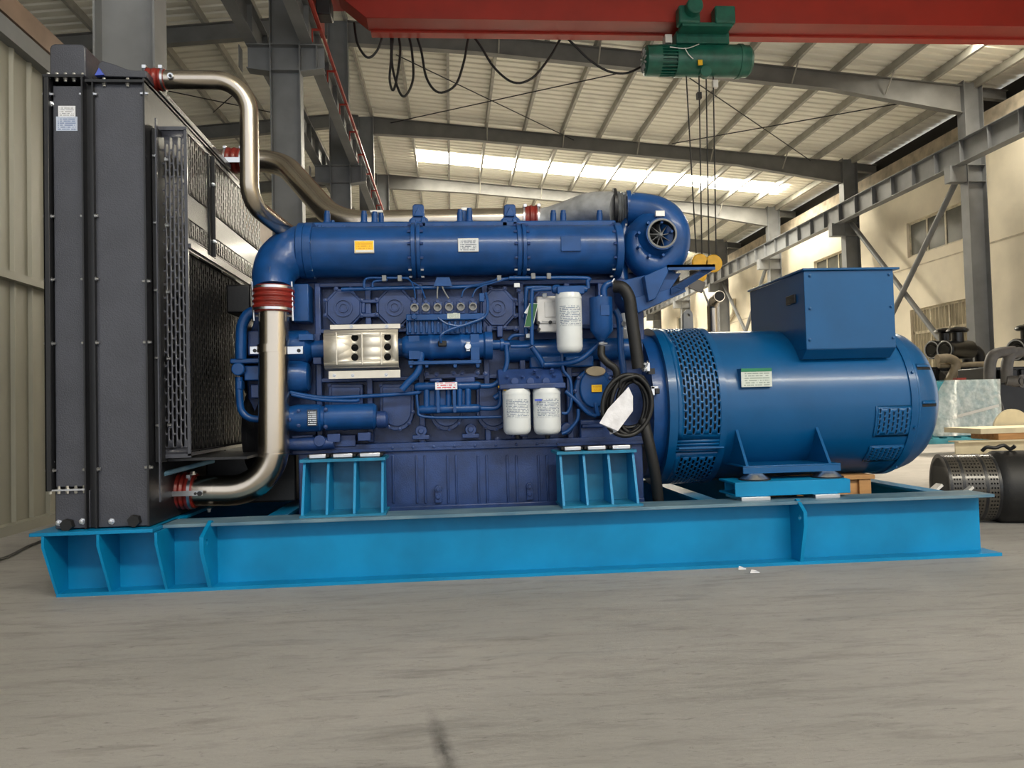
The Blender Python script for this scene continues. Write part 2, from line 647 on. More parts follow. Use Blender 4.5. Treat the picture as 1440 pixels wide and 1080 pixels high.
for Y in FR:
    if Y < -9:
        continue
    b = MB()
    slope_beam(b, [-2.26, 0.8, 5, 9.6, 13.12], dep, Y)
    struct(b.build('roof_rafter', 'steel2'))
    if Y > 2:
        b = MB()
        slope_beam(b, [13.62, 14.9], lambda x: 0.26, Y, 0.16)
        b2 = b.build('roof_rafter', 'steel2')
        struct(b2)
    b = MB()
    slope_beam(b, [-16, -9, -3.3, -2.74], lambda x: 0.42, Y)
    struct(b.build('roof_rafter', 'steel2'))
x = 1.30 - 1.22 * 3
while x < 15:
    struct(MB().prism([(x, YN, ztop(x)), (x + 0.075, YN, ztop(x + 0.075)), (x + 0.075, YN, ztop(x + 0.075) + 0.198), (x, YN, ztop(x) + 0.198)], (0, 1, 0), YF - YN).build('roof_purlin', 'purl'))
    x += 1.22
x = -4.4
while x > -16:
    struct(MB().prism([(x, YN, ztop(x)), (x + 0.075, YN, ztop(x + 0.075)), (x + 0.075, YN, ztop(x + 0.075) + 0.198), (x, YN, ztop(x) + 0.198)], (0, 1, 0), YF - YN).build('roof_purlin', 'purl'))
    x -= 1.25
# flange braces from the rafters to the purlins
for Y in (FR[4], FR[5], FR[6]):
    for k in range(0, 9, 2):
        x = 1.34 + 1.22 * k
        if x < 11.5:
            struct(MB().tube([(x, Y - 0.05, ztop(x) - 0.42), (x, Y - 0.55, ztop(x) + 0.06)], 0.02, 6).build('flange_brace', 'purl'))


def hcolumn(xc, w_, b_, Y, z1, m='steel'):
    b = MB()
    t = 0.016
    b.box(xc - w_ / 2, xc - w_ / 2 + t, Y - b_ / 2, Y + b_ / 2, 0, z1)
    b.box(xc + w_ / 2 - t, xc + w_ / 2, Y - b_ / 2, Y + b_ / 2, 0, z1)
    b.box(xc - w_ / 2 + t, xc + w_ / 2 - t, Y - 0.006, Y + 0.006, 0, z1)
    b.box(xc - w_ / 2 - 0.06, xc + w_ / 2 + 0.06, Y - b_ / 2 - 0.05, Y + b_ / 2 + 0.05, 0, 0.025)
    return b


for i, Y in enumerate(FR):
    if Y > 2:
        b = hcolumn(-2.5, 0.47, 0.26, Y, ztop(-2.5))
        for z in (6.25, 6.66):
            b.box(-2.72, -2.28, Y - 0.12, Y + 0.12, z, z + 0.016)
        for s in (-1, 1):                                     # runway bracket arms
            xa, xb = -2.5 + s * 0.235, -2.5 + s * 0.60
            b.box(xa, xb, Y - 0.11, Y + 0.11, 6.66, 6.676)
            b.prism([(xa, Y - 0.006, 6.25), (xb, Y - 0.006, 6.30), (xb, Y - 0.006, 6.66), (xa, Y - 0.006, 6.66)], (0, 1, 0), 0.012)
            b.prism([(xa, Y - 0.11, 6.234), (xb, Y - 0.11, 6.284), (xb, Y - 0.11, 6.3), (xa, Y - 0.11, 6.25)], (0, 1, 0), 0.22)
            b.box(xb - 0.12, xb - 0.108, Y - 0.1, Y + 0.1, 6.3, 6.66)
        struct(b.build('steel_column', 'steel'), 'grey steel column of the left crane runway row, frame %d from the front' % (i - 1))
    if Y > 2:
        b = hcolumn(13.37, 0.5, 0.3, Y, ztop(13.37) + 0.12)
        b.box(12.68, 13.12, Y - 0.12, Y + 0.12, 6.22, 6.64)
        for z in (6.22, 6.64):
            b.box(13.13, 13.61, Y - 0.14, Y + 0.14, z, z + 0.016)
        struct(b.build('steel_column', 'steel'), 'grey steel column along the right wall, frame %d from the front' % (i - 1))


def runway(xc, z0, h, bw, name, label, step=1.0, y0=-4.0, y1=50.0):
    b = MB()
    b.box(xc - bw / 2, xc + bw / 2, y0, y1, z0, z0 + 0.016)
    b.box(xc - bw / 2, xc + bw / 2, y0, y1, z0 + h - 0.016, z0 + h)
    b.box(xc - 0.006, xc + 0.006, y0, y1, z0 + 0.016, z0 + h - 0.016)
    y = y0 + 0.3
    while y < y1:
        b.box(xc - bw / 2 + 0.01, xc + bw / 2 - 0.01, y - 0.006, y + 0.006, z0 + 0.016, z0 + h - 0.016)
        y += step
    o = struct(b.build(name, 'steel'), label)
    r = MB().box(xc - 0.03, xc + 0.03, y0, y1, z0 + h, z0 + h + 0.05)
    r.build('crane_rail', 'rust', o)
    return o


runway(-2.16, 6.68, 0.5, 0.19, 'crane_runway_beam', 'grey crane runway beam on the right side of the left column row')
runway(-3.02, 6.68, 0.5, 0.19, 'crane_runway_beam', 'grey crane runway beam on the left side of the left column row')
runway(12.86, 6.60, 0.58, 0.26, 'crane_runway_beam', 'grey crane runway beam with rusty rail along the right wall')
# portal bracing under the right runway
for (a, c) in ((FR[4], FR[5]), (FR[6], FR[7])):
    for p, q in (((13.2, a + 0.2, 6.6), (13.2, c - 0.25, 1.1)), ((13.32, c - 0.2, 6.6), (13.32, a + 0.25, 1.1))):
        struct(MB().tube([p, q], 0.075, 12).build('column_brace', 'steel'), 'grey diagonal tube brace between right wall columns')
# roof bracing rods
for (p, q) in (((557, 77), (807, 197)), ((870, 103), (530, 177)), ((970, 110), (1140, 226)), ((1262, 146), (945, 202)), ((232, 127), (415, 165)), ((300, 158), (345, 118))):
    P = []
    for px, py in (p, q):
        d = ray(px, py)
        X = 0
        for _ in range(30):
            t = (ztop(X) - 0.12 - CAM.z) / d.z
            X = CAM.x + d.x * t
        P.append(CAM + d * t)
    struct(MB().tube(P, 0.016, 6).build('brace_rod', 'blk'), 'thin dark bracing rod under the roof')


# walls
def wall_sheet(x, y0, y1, z0, z1, pitch, depth, name, m, side=1):
    b = MB()
    prof = []
    y = y0
    while y < y1:
        prof += [(y, 0), (y + pitch * 0.80, 0), (y + pitch * 0.86, depth), (y + pitch * 0.94, depth)]
        y += pitch
    A = [b.bm.verts.new((x + side * h, yy, z0)) for yy, h in prof]
    B = [b.bm.verts.new((x + side * h, yy, z1)) for yy, h in prof]
    for i in range(len(A) - 1):
        b.bm.faces.new((A[i], A[i + 1], B[i + 1], B[i]))
    return struct(b.build(name, m, normals=False, ang=20))


wl = wall_sheet(-3.23, -3.0, 40, 0.06, 3.62, 0.24, 0.025, 'wall_left', 'wallg')
wl['label'] = 'grey green corrugated sheet partition wall on the left'
struct(MB().box(-3.27, -3.14, -3, 40, 0, 0.07).build('baseboard_left', 'wallg'))
struct(MB().box(-3.235, -3.16, -3, 40, 1.84, 1.90).build('trim_1', 'wallg'), 'rail across the left sheet wall')
struct(MB().box(-3.26, -3.15, -3, 40, 3.60, 3.74).build('trim_2', 'steel'), 'dark top channel of the left sheet wall')
struct(MB().box(-3.32, -3.18, -3, 3.4, 3.79, 3.97).build('trim_3', 'brown'), 'brown beam along the top of the left sheet wall')
struct(MB().box(-3.34, -3.24, 4.4, 40, 3.75, 4.32).build('trim_4', 'brown'), 'flat fascia above the left sheet wall')
struct(MB().box(-16.6, -16.4, YN, YF, 0, 9.2).build('wall_far_left', 'wallg'))
struct(MB().box(-16.4, 14.2, YF - 0.2, YF, 0, 10.3).build('wall_back', 'cream'))

WX = 14.05
holes = []
for k in range(-1, 7):
    yc = 17.42 + 6.05 * k
    holes += [(yc - 1.3, yc + 1.3, 5.08, 6.14), (yc - 1.3, yc + 1.3, 1.55, 3.47)]
holes.append((3.6, 10.6, 0.0, 4.7))                          # open side door, beyond the right edge of the photo
ys = sorted({YN, YF - 0.2} | {h[i] for h in holes for i in (0, 1)})
zs = sorted({0.0, 7.45} | {h[i] for h in holes for i in (2, 3)})
b = MB()
for i in range(len(ys) - 1):
    for j in range(len(zs) - 1):
        ym, zm = (ys[i] + ys[i + 1]) / 2, (zs[j] + zs[j + 1]) / 2
        if any(h[0] < ym < h[1] and h[2] < zm < h[3] for h in holes):
            continue
        b.box(WX, WX + 0.24, ys[i], ys[i + 1], zs[j], zs[j + 1])
bmesh.ops.remove_doubles(b.bm, verts=b.bm.verts, dist=1e-4)
struct(b.build('wall_right', 'cream'), 'cream plastered wall on the right')
struct(MB().box(14.36, 14.42, YN, YF - 0.2, 8.0, 8.72).build('trim_7', 'rub'), 'dark board closing the eave gap above the right wall')  # dark board added to shut the bright sky out of the eave
struct(MB().box(WX - 0.02, WX + 0.26, YN, YF - 0.2, 7.45, 8.2).build('trim_5', 'conc'), 'bare concrete band along the top of the right wall')
for n, z in enumerate((4.75,)):
    struct(MB().box(WX - 0.012, WX, YN, YF - 0.2, z, z + 0.03).build('trim_6', 'conc'), 'joint line along the right wall')
bays = ['first', 'second', 'third', 'fourth', 'fifth', 'sixth', 'seventh', 'eighth']
for n, (y0, y1, z0, z1) in enumerate(holes[:-1]):
    low = z0 < 3
    f = MB()
    t = 0.06
    f.box(WX + 0.08, WX + 0.15, y0, y1, z0, z0 + t).box(WX + 0.08, WX + 0.15, y0, y1, z1 - t, z1)
    for q in range(4):
        yy = y0 + (y1 - y0 - t) * q / 3
        f.box(WX + 0.08, WX + 0.15, yy, yy + t, z0 + t, z1 - t)
    if low:
        f.box(WX + 0.08, WX + 0.15, y0, y1, 2.72, 2.80)
    o = struct(f.build('window_%d' % (n + 1), 'frame'), ('tall barred lower' if low else 'short upper') + ' window in the right wall, %s bay from the front' % bays[n // 2])
    p = MB()
    p.box(WX + 0.105, WX + 0.115, y0 + 0.02, y1 - 0.02, z0 + 0.02, z1 - 0.02)
    p.build('pane', 'glass2' if low else 'glass', o)
    if low:
        g = MB()
        for q in range(1, 18):
            yy = y0 + (y1 - y0) * q / 18
            g.tube([(WX + 0.05, yy, z0), (WX + 0.05, yy, z1)], 0.009, 6)
        g.build('window_bars', 'frame', o)

# white drain pipe on the right wall
P = [(13.955, 33.0, 5.9), (13.955, 33.0, 5.2), (13.955, 34.0, 4.85), (13.955, 52, 4.7)]
tag(MB().bend(P, 0.09, 0.3, 12).build('drain_pipe', 'frame'), 'white drain pipe elbow running along the far right wall', 'pipe')
# red conductor rail beside the left runway
t = thing('conductor_rail', (-1.93, 0, 6.9), 'thin red conductor rail running along the left crane runway', 'rail')
MB().box(-1.955, -1.915, -3, 48, 6.90, 6.95).build('rail_bar', 'pink', t)
MB().box(-1.95, -1.93, -3, 48, 6.97, 7.0).build('rail_bar', 'pink', t)
y = -2.0
while y < 47:
    MB().prism([(-2.07, y, 6.69), (-2.05, y, 6.69), (-2.05, y, 6.87), (-1.91, y, 6.87), (-1.91, y, 6.9), (-2.07, y, 6.9)], (0, 1, 0), 0.03).build('rail_bracket', 'pink', t)
    y += 1.5

# ------------------------------------------------------------------ overhead crane
GY0, GY1 = 8.2, 8.62
t = thing('overhead_crane', (5.4, 8.4, 6.92), 'red overhead crane girder spanning the hall above the generator', 'crane')
poly = [(-1.62, GY0, 7.3), (-1.18, GY0, 6.93), (12.2, GY0, 6.93), (12.6, GY0, 7.3), (12.6, GY0, 7.85), (-1.62, GY0, 7.85)]
MB().prism(poly, (0, 1, 0), GY1 - GY0).build('girder', 'girder', t, bevel=0.006)
MB().box(-1.15, 12.3, GY1 - 0.02, GY1 + 0.16, 6.90, 6.93).build('bottom_flange', 'pink', t)
for xc, s in ((-2.13, 1), (12.86, -1)):
    e = MB().box(xc - 0.10, xc + 0.10, 7.3, 9.6, 7.28, 7.62)
    e.box(xc + s * 0.12, xc + s * 0.62, 8.0, 8.8, 7.34, 7.6).build('end_carriage', 'girder', t)
    for yy in (7.55, 9.35):
        MB().cyl((xc - 0.05, yy, 7.34), (xc + 0.05, yy, 7.34), 0.11).build('wheel', 'blk', t)
MB().box(-1.95, -1.72, 8.2, 8.5, 6.98, 7.26).build('drive_motor', 'blk', t, bevel=0.02)

HY = 8.42
t = thing('electric_hoist', at(980, 85, HY), 'green electric wire rope hoist hanging under the red girder', 'hoist')


def hx(px, py=85):
    return at(px, py, HY)


axis0 = hx(905)
zc = at(980, 86, HY).z
X = lambda px: at(px, 85, HY).x
r = ms(23, HY)
o = V((X(905), HY, zc))
L = lambda px: X(px) - X(905)
MB().lathe(o, (1, 0, 0), [(0, r * .75), (0.03, r * .93), (L(927), r * .96)], 28).build('motor_cover', 'green', t)
b = MB()
b.lathe(o, (1, 0, 0), [(L(927), r * .8), (L(948), r * .8)], 28)
for k in range(26):
    a = 2 * PI * k / 26
    b.obox((X(937.5), HY + math.cos(a) * r * .87, zc + math.sin(a) * r * .87), (1, 0, 0), (0, -math.sin(a), math.cos(a)), (0, math.cos(a), math.sin(a)), L(948) / 2 - L(927) / 2, 0.008, r * 0.09)
b.build('motor_fins', 'green', t)
MB().lathe(o, (1, 0, 0), [(L(948), r * .98), (L(1036), r), (L(1036), r * 1.05), (L(1041), r * 1.05), (L(1041), r * 1.0), (L(1050), r * .97), (L(1054), r * .8)], 32).build('drum_housing', 'green', t)
b = MB()
for k in range(12):
    a = 2 * PI * k / 12
    q = V((X(905) - 0.006, HY + math.cos(a) * r * .5, zc + math.sin(a) * r * .5))
    b.obox(q, (0, math.cos(a), math.sin(a)), (0, -math.sin(a), math.cos(a)), (1, 0, 0), 0.055, 0.012, 0.006)
b.build('fan_grille', 'cast', t)
MB().box(X(948), X(1022), HY - 0.16, HY + 0.16, zc + r * .85, at(980, 50, HY).z).build('trolley_frame', 'green', t, bevel=0.02)
z0, z1 = at(960, 51, HY).z, at(960, 27, HY).z
MB().box(X(945), X(974), HY - 0.46, HY - 0.25, z0, z1).build('trolley_cheek', 'green', t, bevel=0.03)
MB().box(X(994), X(1022), HY - 0.46, HY - 0.25, z0, z1).build('trolley_cheek', 'green', t, bevel=0.03)
MB().box(X(945), X(974), HY + 0.4, HY + 0.5, z0, z1).box(X(994), X(1022), HY + 0.4, HY + 0.5, z0, z1).build('trolley_cheek', 'green', t)
MB().box(X(950), X(1018), HY - 0.42, HY + 0.5, z0 - 0.04, z0 + 0.02).build('trolley_plate', 'green', t)
MB().cyl((X(963), HY - 0.62, z1 - 0.08), (X(963), HY - 0.4, z1 - 0.08), 0.13).build('travel_motor', 'green', t, bevel=0.02)
MB().box(X(934), X(944), HY - 0.1, HY + 0.05, zc + r, zc + r + 0.14).build('limit_switch', 'alu', t, bevel=0.01)
b = MB().pcyl(993, 100, 8, HY - r - 0.03, 0.1)
b.build('rope_guide', 'green', t)
MB().pbox(982, 84, 988, 91, HY - r - 0.01, 0.03).build('warning_label', 'ylab', t)
for (p, q) in (((965, 106), (979, 356)), ((983, 106), (987, 358)), ((993, 106), (997, 360)), ((1003, 106), (1007, 357))):
    MB().tube([at(*p, HY), at(*q, HY)], 0.011, 6).build('wire_rope', 'cable', t)
MB().pbox(981, 129, 987, 138, HY - 0.04, 0.08).build('rope_clamp', 'cable', t)
MB().pbox(1003, 112, 1010, 122, HY - 0.04, 0.08).build('limit_weight', 'alu', t)
b = MB()
b.tube([at(942, 66, HY - r), at(965, 68, HY - r - .03), at(983, 62, HY - r + .03)], 0.008, 6, 5)
b.tube([at(963, 67, HY - r - .02), at(968, 76, HY - r - .03), at(975, 83, HY - r - .02)], 0.008, 6, 5)
b.build('hoist_wire', 'alu', t)

t = thing('hook_block', at(993, 385, HY), 'yellow hook block hanging on wire ropes behind the turbocharger', 'hook')
MB().pcyl(985, 368, 12, HY - 0.12, 0.06).build('sheave_cover', 'yellow', t, bevel=0.015)
MB().pcyl(1004, 370, 13, HY - 0.12, 0.06).build('sheave_cover', 'yellow', t, bevel=0.015)
MB().pcyl(985, 368, 11, HY + 0.06, 0.06).pcyl(1004, 370, 12, HY + 0.06, 0.06).pbox(985, 364, 1004, 374, HY - 0.07, 0.14).build('block_body', 'yellow', t)
b = MB().tube([at(994, 374, HY), at(990, 382, HY), at(988, 390, HY), at(981, 395, HY), at(974, 391, HY)], [.05, .05, .06, .05, .02], 10, 5)
b.build('hook', 'yellow', t)

# festoon cable under the girder
FY = 8.83
pts = [(498, 32), (503, 62), (517, 81), (531, 70), (541, 43), (549, 44), (550, 80), (548, 112), (553, 127), (559, 105), (563, 70), (559, 46), (554, 44), (551, 75), (553, 100), (562, 130), (571, 134), (581, 110), (579, 70), (575, 48), (582, 43), (592, 70), (600, 110), (617, 130), (640, 120), (652, 88), (658, 56), (662, 49), (674, 62), (695, 95), (722, 116), (748, 110), (772, 82), (788, 55), (793, 50), (806, 62), (830, 85), (855, 100), (880, 103), (902, 94)]
tag(MB().tube([at(x, y, FY) for x, y in pts], 0.02, 8, 6).build('festoon_cable', 'cable'), 'black power cable hanging in loops below the red crane girder', 'cable')
# ------------------------------------------------------------------ skid frame
t = thing('skid_frame', (0.45, 0.75, 0), 'bright blue welded steel skid frame under the whole generator set', 'skid')
SK = t
X0, X1 = -1.82, 2.70
for (y0, nm) in ((0.0, 'near'), (1.3, 'far')):
    b = MB()
    b.box(X0, X1 + 0.045, y0, y0 + 0.2, 0, 0.016)
    b.box(X0, X1, y0 + 0.094, y0 + 0.106, 0.016, 0.296)
    rail = b.build('side_rail', 'skid', t)
    MB().box(-1.36, X1 + 0.02, y0, y0 + 0.2, 0.296, 0.312).build('top_flange', 'flange', rail, bevel=0.002)
for x in (X1 - 0.07, 1.35, -0.9, X0 + 0.1):
    b = MB()
    b.box(x - 0.05, x + 0.05, 0.11, 1.39, 0.03, 0.044).box(x - 0.005, x + 0.005, 0.11, 1.39, 0.044, 0.28)
    b.box(x - 0.05, x + 0.05, 0.11, 1.39, 0.28, 0.294)
    b.build('cross_member', 'skid', t)
MB().box(-1.875, -1.345, -0.12, 1.62, 0.296, 0.312).build('radiator_plate', 'skid', t, bevel=0.002)
for px, py in ((80, 838), (155, 832), (234, 827)):
    x = at(px, py, 0.0).x
    b = MB().prism([(x - 0.006, 0.094, 0.016), (x - 0.006, 0.0, 0.016), (x - 0.006, -0.12, 0.245), (x - 0.006, -0.12, 0.296), (x - 0.006, 0.094, 0.296)], (1, 0, 0), 0.012)
    b.build('gusset', 'skid', t)


def lug(x, f):
    b = MB()
    pr = [(0.094, 0.016), (-0.002, 0.016), (f, 0.20), (f, 0.265), (0.02, 0.322), (0.094, 0.296)]
    A = [b.bm.verts.new((x - 0.009, y, z)) for y, z in pr]
    B = [b.bm.verts.new((x + 0.009, y, z)) for y, z in pr]
    hc = (f + 0.045, 0.235)
    H = [[b.bm.verts.new((x + s * 0.009, hc[0] + 0.016 * math.cos(k * PI / 6), hc[1] + 0.016 * math.sin(k * PI / 6))) for k in range(12)] for s in (-1, 1)]
    for ring_, hole in ((A, H[0]), (B, H[1])):
        ed = []
        for q in (ring_, hole):
            for i in range(len(q)):
                ed.append(b.bm.edges.new((q[i], q[(i + 1) % len(q)])))
        bmesh.ops.triangle_fill(b.bm, edges=ed, use_beauty=True)
    for i in range(6):
        b.bm.faces.new((A[i], A[(i + 1) % 6], B[(i + 1) % 6], B[i]))
    for i in range(12):
        b.bm.faces.new((H[0][i], H[0][(i + 1) % 12], H[1][(i + 1) % 12], H[1][i]))
    return b.build('lifting_lug', 'skid', t)


lug(at(297, 825, 0.02).x, -0.11)
lug(at(1125, 793, 0.02).x, -0.06)


def mount(xs, yf=1, m='teal'):
    """engine mount bracket: base plate, back plate, top plate and four ribs on the near rail (yf=1) or far rail"""
    Yc = lambda y: y if yf == 1 else 1.5 - y
    x0, x1 = xs[0], xs[-1]
    zt = 0.57
    b = MB()
    b.box(x0 - 0.01, x1 + 0.02, Yc(0.05), Yc(0.30), 0.312, 0.322)
    b.box(x0 - 0.005, x1 + 0.005, Yc(0.27), Yc(0.282), 0.322, zt)
    b.box(x0 - 0.02, x1 + 0.015, Yc(0.13), Yc(0.36), zt, zt + 0.014)
    br = b.build('mounting_bracket', m, t)
    for x in xs:
        MB().prism([(x - 0.006, Yc(0.07), 0.322), (x - 0.006, Yc(0.27), 0.322), (x - 0.006, Yc(0.27), zt), (x - 0.006, Yc(0.15), zt)], (1, 0, 0), 0.012).build('rib', 'skid' if m == 'teal' else m, br)
    for i in range(3):
        a, c = xs[i] + 0.01, xs[i + 1] - 0.012
        r = MB().box(a + 0.012, c, Yc(0.15), Yc(0.33), zt + 0.014, zt + 0.022).box(a, c + 0.012, Yc(0.17), Yc(0.33), zt + 0.022, zt + 0.034)
        r.build('rubber_pad', 'rub', br)
        MB().box(a + 0.012, c, Yc(0.148), Yc(0.165), zt + 0.018, zt + 0.038).build('pad_plate', 'zinc', br, bevel=0.003)
    return br


xsL = [at(px, 680, 0.12).x for px in (427, 461, 499, 538)]
xsR = [at(px, 670, 0.12).x for px in (790, 823, 858, 893)]
mount(xsL)
mount(xsR)
mount(xsL, -1)
mount(xsR, -1)
# alternator support beam, welded pads
a = rect(1034, 676, 1196, 696, 0.10)
b = MB()
b.box(a[0], a[1], 0.10, 0.112, a[2], a[3]).box(a[0], a[1], 0.112, 0.34, a[3] - 0.01, a[3]).box(a[0], a[1], 0.112, 0.34, a[2], a[2] + 0.01).box(a[0] + .03, a[1], 0.33, 0.34, a[2] + .01, a[3] - .01)
b.build('alternator_beam', 'skid', t, bevel=0.002)
ABZ = a[3]
for p0, p1 in ((1042, 1083), (1146, 1181)):
    c0, c1 = at(p0, 694, 0.08).x, at(p1, 694, 0.08).x
    MB().box(c0, c1, 0.075, 0.30, 0.312, a[2]).build('shim_pad', 'zinc', t, bevel=0.002)

# ------------------------------------------------------------------ radiator
RD = thing('radiator', (-1.6, 0.75, 0.312), 'tall black radiator with bolted side panels standing at the left end of the skid', 'radiator')
t = RD
RZ0, RZ1 = 0.318, 2.378
MB().box(-1.81, -1.39, -0.02, 1.52, RZ0, RZ1 - 0.02).build('core', 'dark', t)
MB().box(-1.795, -1.655, -0.045, -0.02, 0.505, RZ1 - 0.03).build('side_panel', 'black', t, bevel=0.003)
MB().box(-1.795, -1.645, -0.050, -0.02, RZ0, 0.488).build('side_panel', 'black', t, bevel=0.003)
MB().box(-1.612, -1.385, -0.050, -0.02, RZ0, RZ1 - 0.02).build('side_panel', 'black', t, bevel=0.003)
b = MB()
b.box(-1.826, -1.80, -0.075, -0.03, 0.49, RZ1).box(-1.826, -1.818, -0.075, 1.5, 0.49, RZ1)
b.build('frame_angle', 'blk', t, bevel=0.002)
MB().box(-1.655, -1.648, -0.08, -0.02, RZ0, RZ1).box(-1.648, -1.612, -0.04, -0.02, RZ0, RZ1).box(-1.612, -1.606, -0.072, -0.02, RZ0, RZ1).build('frame_angle', 'blk', t)
MB().box(-1.386, -1.378, -0.07, 1.52, RZ0, RZ1).build('frame_angle', 'blk', t)
MB().box(-1.826, -1.645, -0.075, 1.5, RZ1, RZ1 + 0.012).build('flange', 'blk', t)
MB().box(-1.64, -1.378, -0.075, 1.5, RZ1 - 0.022, RZ1 - 0.010).build('flange', 'blk', t)
MB().box(-1.80, -1.655, -0.072, -0.03, 0.490, 0.497).build('flange', 'zinc', t)
# top tank with rounded corners
x0, x1, z0, z1, c = -1.808, -1.648, RZ1 + 0.012, 2.545, 0.022
poly = [(x0, z0), (x1, z0), (x1, z1 - c), (x1 - c * .3, z1 - c * .3), (x1 - c, z1), (x0 + c, z1), (x0 + c * .3, z1 - c * .3), (x0, z1 - c)]
MB().prism([(x, -0.045, z) for x, z in poly], (0, 1, 0), 1.53).build('top_tank', 'black', t, bevel=0.006)
# sloping hood over the outlet of the second tank
pts = [(134, 107), (138, 90), (143, 85), (160, 90), (178, 97), (190, 99), (206, 99), (206, 109)]
MB().pprism(pts, 0.02, 1.4).build('outlet_hood', 'black', t, bevel=0.004)
MB().prism([(x, -0.001, z) for x, z in ((at(133, 106, -.001).x, at(133, 106, -.001).z), (at(146, 105, 0).x, at(146, 105, 0).z), (at(139, 95, 0).x, at(139, 95, 0).z))], (0, 1, 0), 0.02).build('triangle_sticker', 'btri', t)
a = rect(82, 149, 106, 164, -0.046)
MB().box(a[0], a[1], -0.047, -0.044, a[2], a[3]).build('white_sticker', 'sticker', t)
a = rect(79, 164, 109, 184, -0.046)
MB().box(a[0], a[1], -0.047, -0.044, a[2], a[3]).build('blue_sticker', 'sticker2', t)
# bolts
for px in (68, 80, 92, 104, 116):
    p = at(px, 106, -0.055)
    bolt(t, (p.x, -0.055, RZ1 + 0.012), (0, 0, 1), 0.007)
    bolt(t, (p.x, -0.055, RZ1), (0, 0, -1), 0.007)
    p = at(px + 4, 684, -0.05)
    bolt(t, (p.x - .003, -0.052, 0.497), (0, 0, 1), 0.007)
    bolt(t, (p.x - .003, -0.052, 0.490), (0, 0, -1), 0.007)
for px in (147, 180):
    p = at(px, 108, -0.05)
    bolt(t, (p.x, -0.055, RZ1 - 0.01), (0, 0, 1), 0.007)
    bolt(t, (p.x, -0.055, RZ1 - 0.022), (0, 0, -1), 0.007)
for py in (132, 304, 393, 483, 662):
    z = at(66, py, -0.06).z
    bolt(t, (-1.80, -0.058, z), (1, 0, 0), 0.007)
    bolt(t, (-1.827, -0.058, z), (-1, 0, 0), 0.007, 0.004)
    bolt(t, (-1.655, -0.062, z), (-1, 0, 0), 0.007)
    bolt(t, (-1.606, -0.062, z), (1, 0, 0), 0.007)
for py in (131, 395, 481, 657):
    z = at(210, py, -0.06).z
    bolt(t, (-1.386, -0.058, z), (-1, 0, 0), 0.007)
    bolt(t, (-1.378, -0.058, z), (1, 0, 0), 0.007)
for px, py in ((72, 146), (73, 649)):
    p = at(px, py, -0.045)
    bolt(t, (p.x, -0.045, p.z), (0, -1, 0), 0.009)
for px, py in ((83, 737), (116, 735), (157, 735)):
    p = at(px, py, -0.05)
    bolt(t, (p.x, -0.05, p.z + .006), (0, -1, 0), 0.010)
for px, py in ((97, 737), (191, 731)):
    p = at(px, py, -0.05)
    MB().lathe((p.x, -0.05, p.z - .002), (0, -1, 0), [(0, 0.028), (0.03, 0.028)], 6).build('rubber_nut', 'rub', t)
# rear channel and fan guard
MB().box(-1.376, -1.345, 0.0, 1.5, 0.60, 2.17).build('rear_channel', 'blk', t, bevel=0.003)
MB().box(-1.352, -1.346, -0.02, 0.0, 0.42, 2.21).build('edge_strip', 'black', t)
GX = -1.229
x0 = GX - 0.008 - 0.112
Zb, Zt = 0.635, 2.176
g = MB()
g.perf(lambda u, v: V((x0 + u, 0.05, Zb + v)), 0.112, Zt - Zb, 6, 23, 0.0115, 0.056, True, (0.0, 0.03))
fg = g.build('fan_guard', 'black', t, thick=0.002)
fg['label'] = 'slotted front fan guard panel'
b = MB().box(-1.372, x0, 0.048, 0.054, Zb, Zt).box(GX - 0.014, GX, 0.044, 0.056, Zb - 0.01, Zt + 0.004)
b.box(-1.372, GX, 0.044, 0.056, Zt, Zt + 0.018).box(-1.345, GX, 0.044, 0.056, Zb - 0.018, Zb)
b.build('guard_frame', 'black', t)


def side(y0, y1, z0, z1, c, r, hw, hh, inset=0.0, m_='blk'):
    q = MB()
    q.perf(lambda u, v: V((GX - inset, y0 + u, z0 + v)), y1 - y0, z1 - z0, c, r, hw, hh, True, (0.008, 0.008))
    o = q.build('fan_guard', m_, t, thick=0.002)
    return o


side(0.06, 0.36, 1.87, 2.165, 9, 5, 0.017, 0.042)
side(0.46, 1.44, 1.87, 2.165, 28, 5, 0.017, 0.042)
side(0.06, 0.36, 1.66, 1.755, 9, 3, 0.017, 0.024)
side(0.46, 1.44, 1.66, 1.755, 28, 3, 0.017, 0.024)
side(0.06, 1.44, 0.64, 1.60, 40, 16, 0.018, 0.045, 0.02, 'mesh')
b = MB()
for z in ((2.165, 2.18), (1.755, 1.87), (1.60, 1.66), (0.625, 0.64)):
    MB().box(GX - 0.004, GX, 0.056, 1.45, *z).build('guard_rail', 'black', t)
MB().box(GX, GX + 0.012, 0.05, 1.46, 1.612, 1.632).build('guard_rail', 'black', t)
b = MB().box(GX, GX + 0.006, 0.36, 0.46, 1.64, 2.17).box(GX + 0.006, GX + 0.022, 0.405, 0.413, 1.64, 2.17)
st = b.build('guard_strut', 'blk', t)
for z in (2.02, 1.72):
    for s in (-1, 1):
        bolt(t, (GX + 0.014, 0.409 + s * 0.004, z), (0, s, 0), 0.007)
for py in (223, 316, 410, 504, 598):
    z = at(219, py, 0.03).z
    bolt(t, (-1.33, 0.045, z), (1, 0, 0), 0.007)
    bolt(t, (-1.352, -0.012, z), (-1, 0, 0), 0.006)
b = MB().box(-1.376, -0.98, 0.08, 1.42, 0.60, 0.612)
b.build('guard_pan', 'blk', t)
MB().box(-1.34, -0.86, 0.62, 1.36, 0.33, 0.60).build('dark_filler_block', 'blk', t, bevel=.01)  # black block added to darken the see-through gap under the guard
MB().tube([at(221, 669, 0.1), at(300, 648, 0.35)], 0.012, 8).build('guard_stay', 'flange', t)
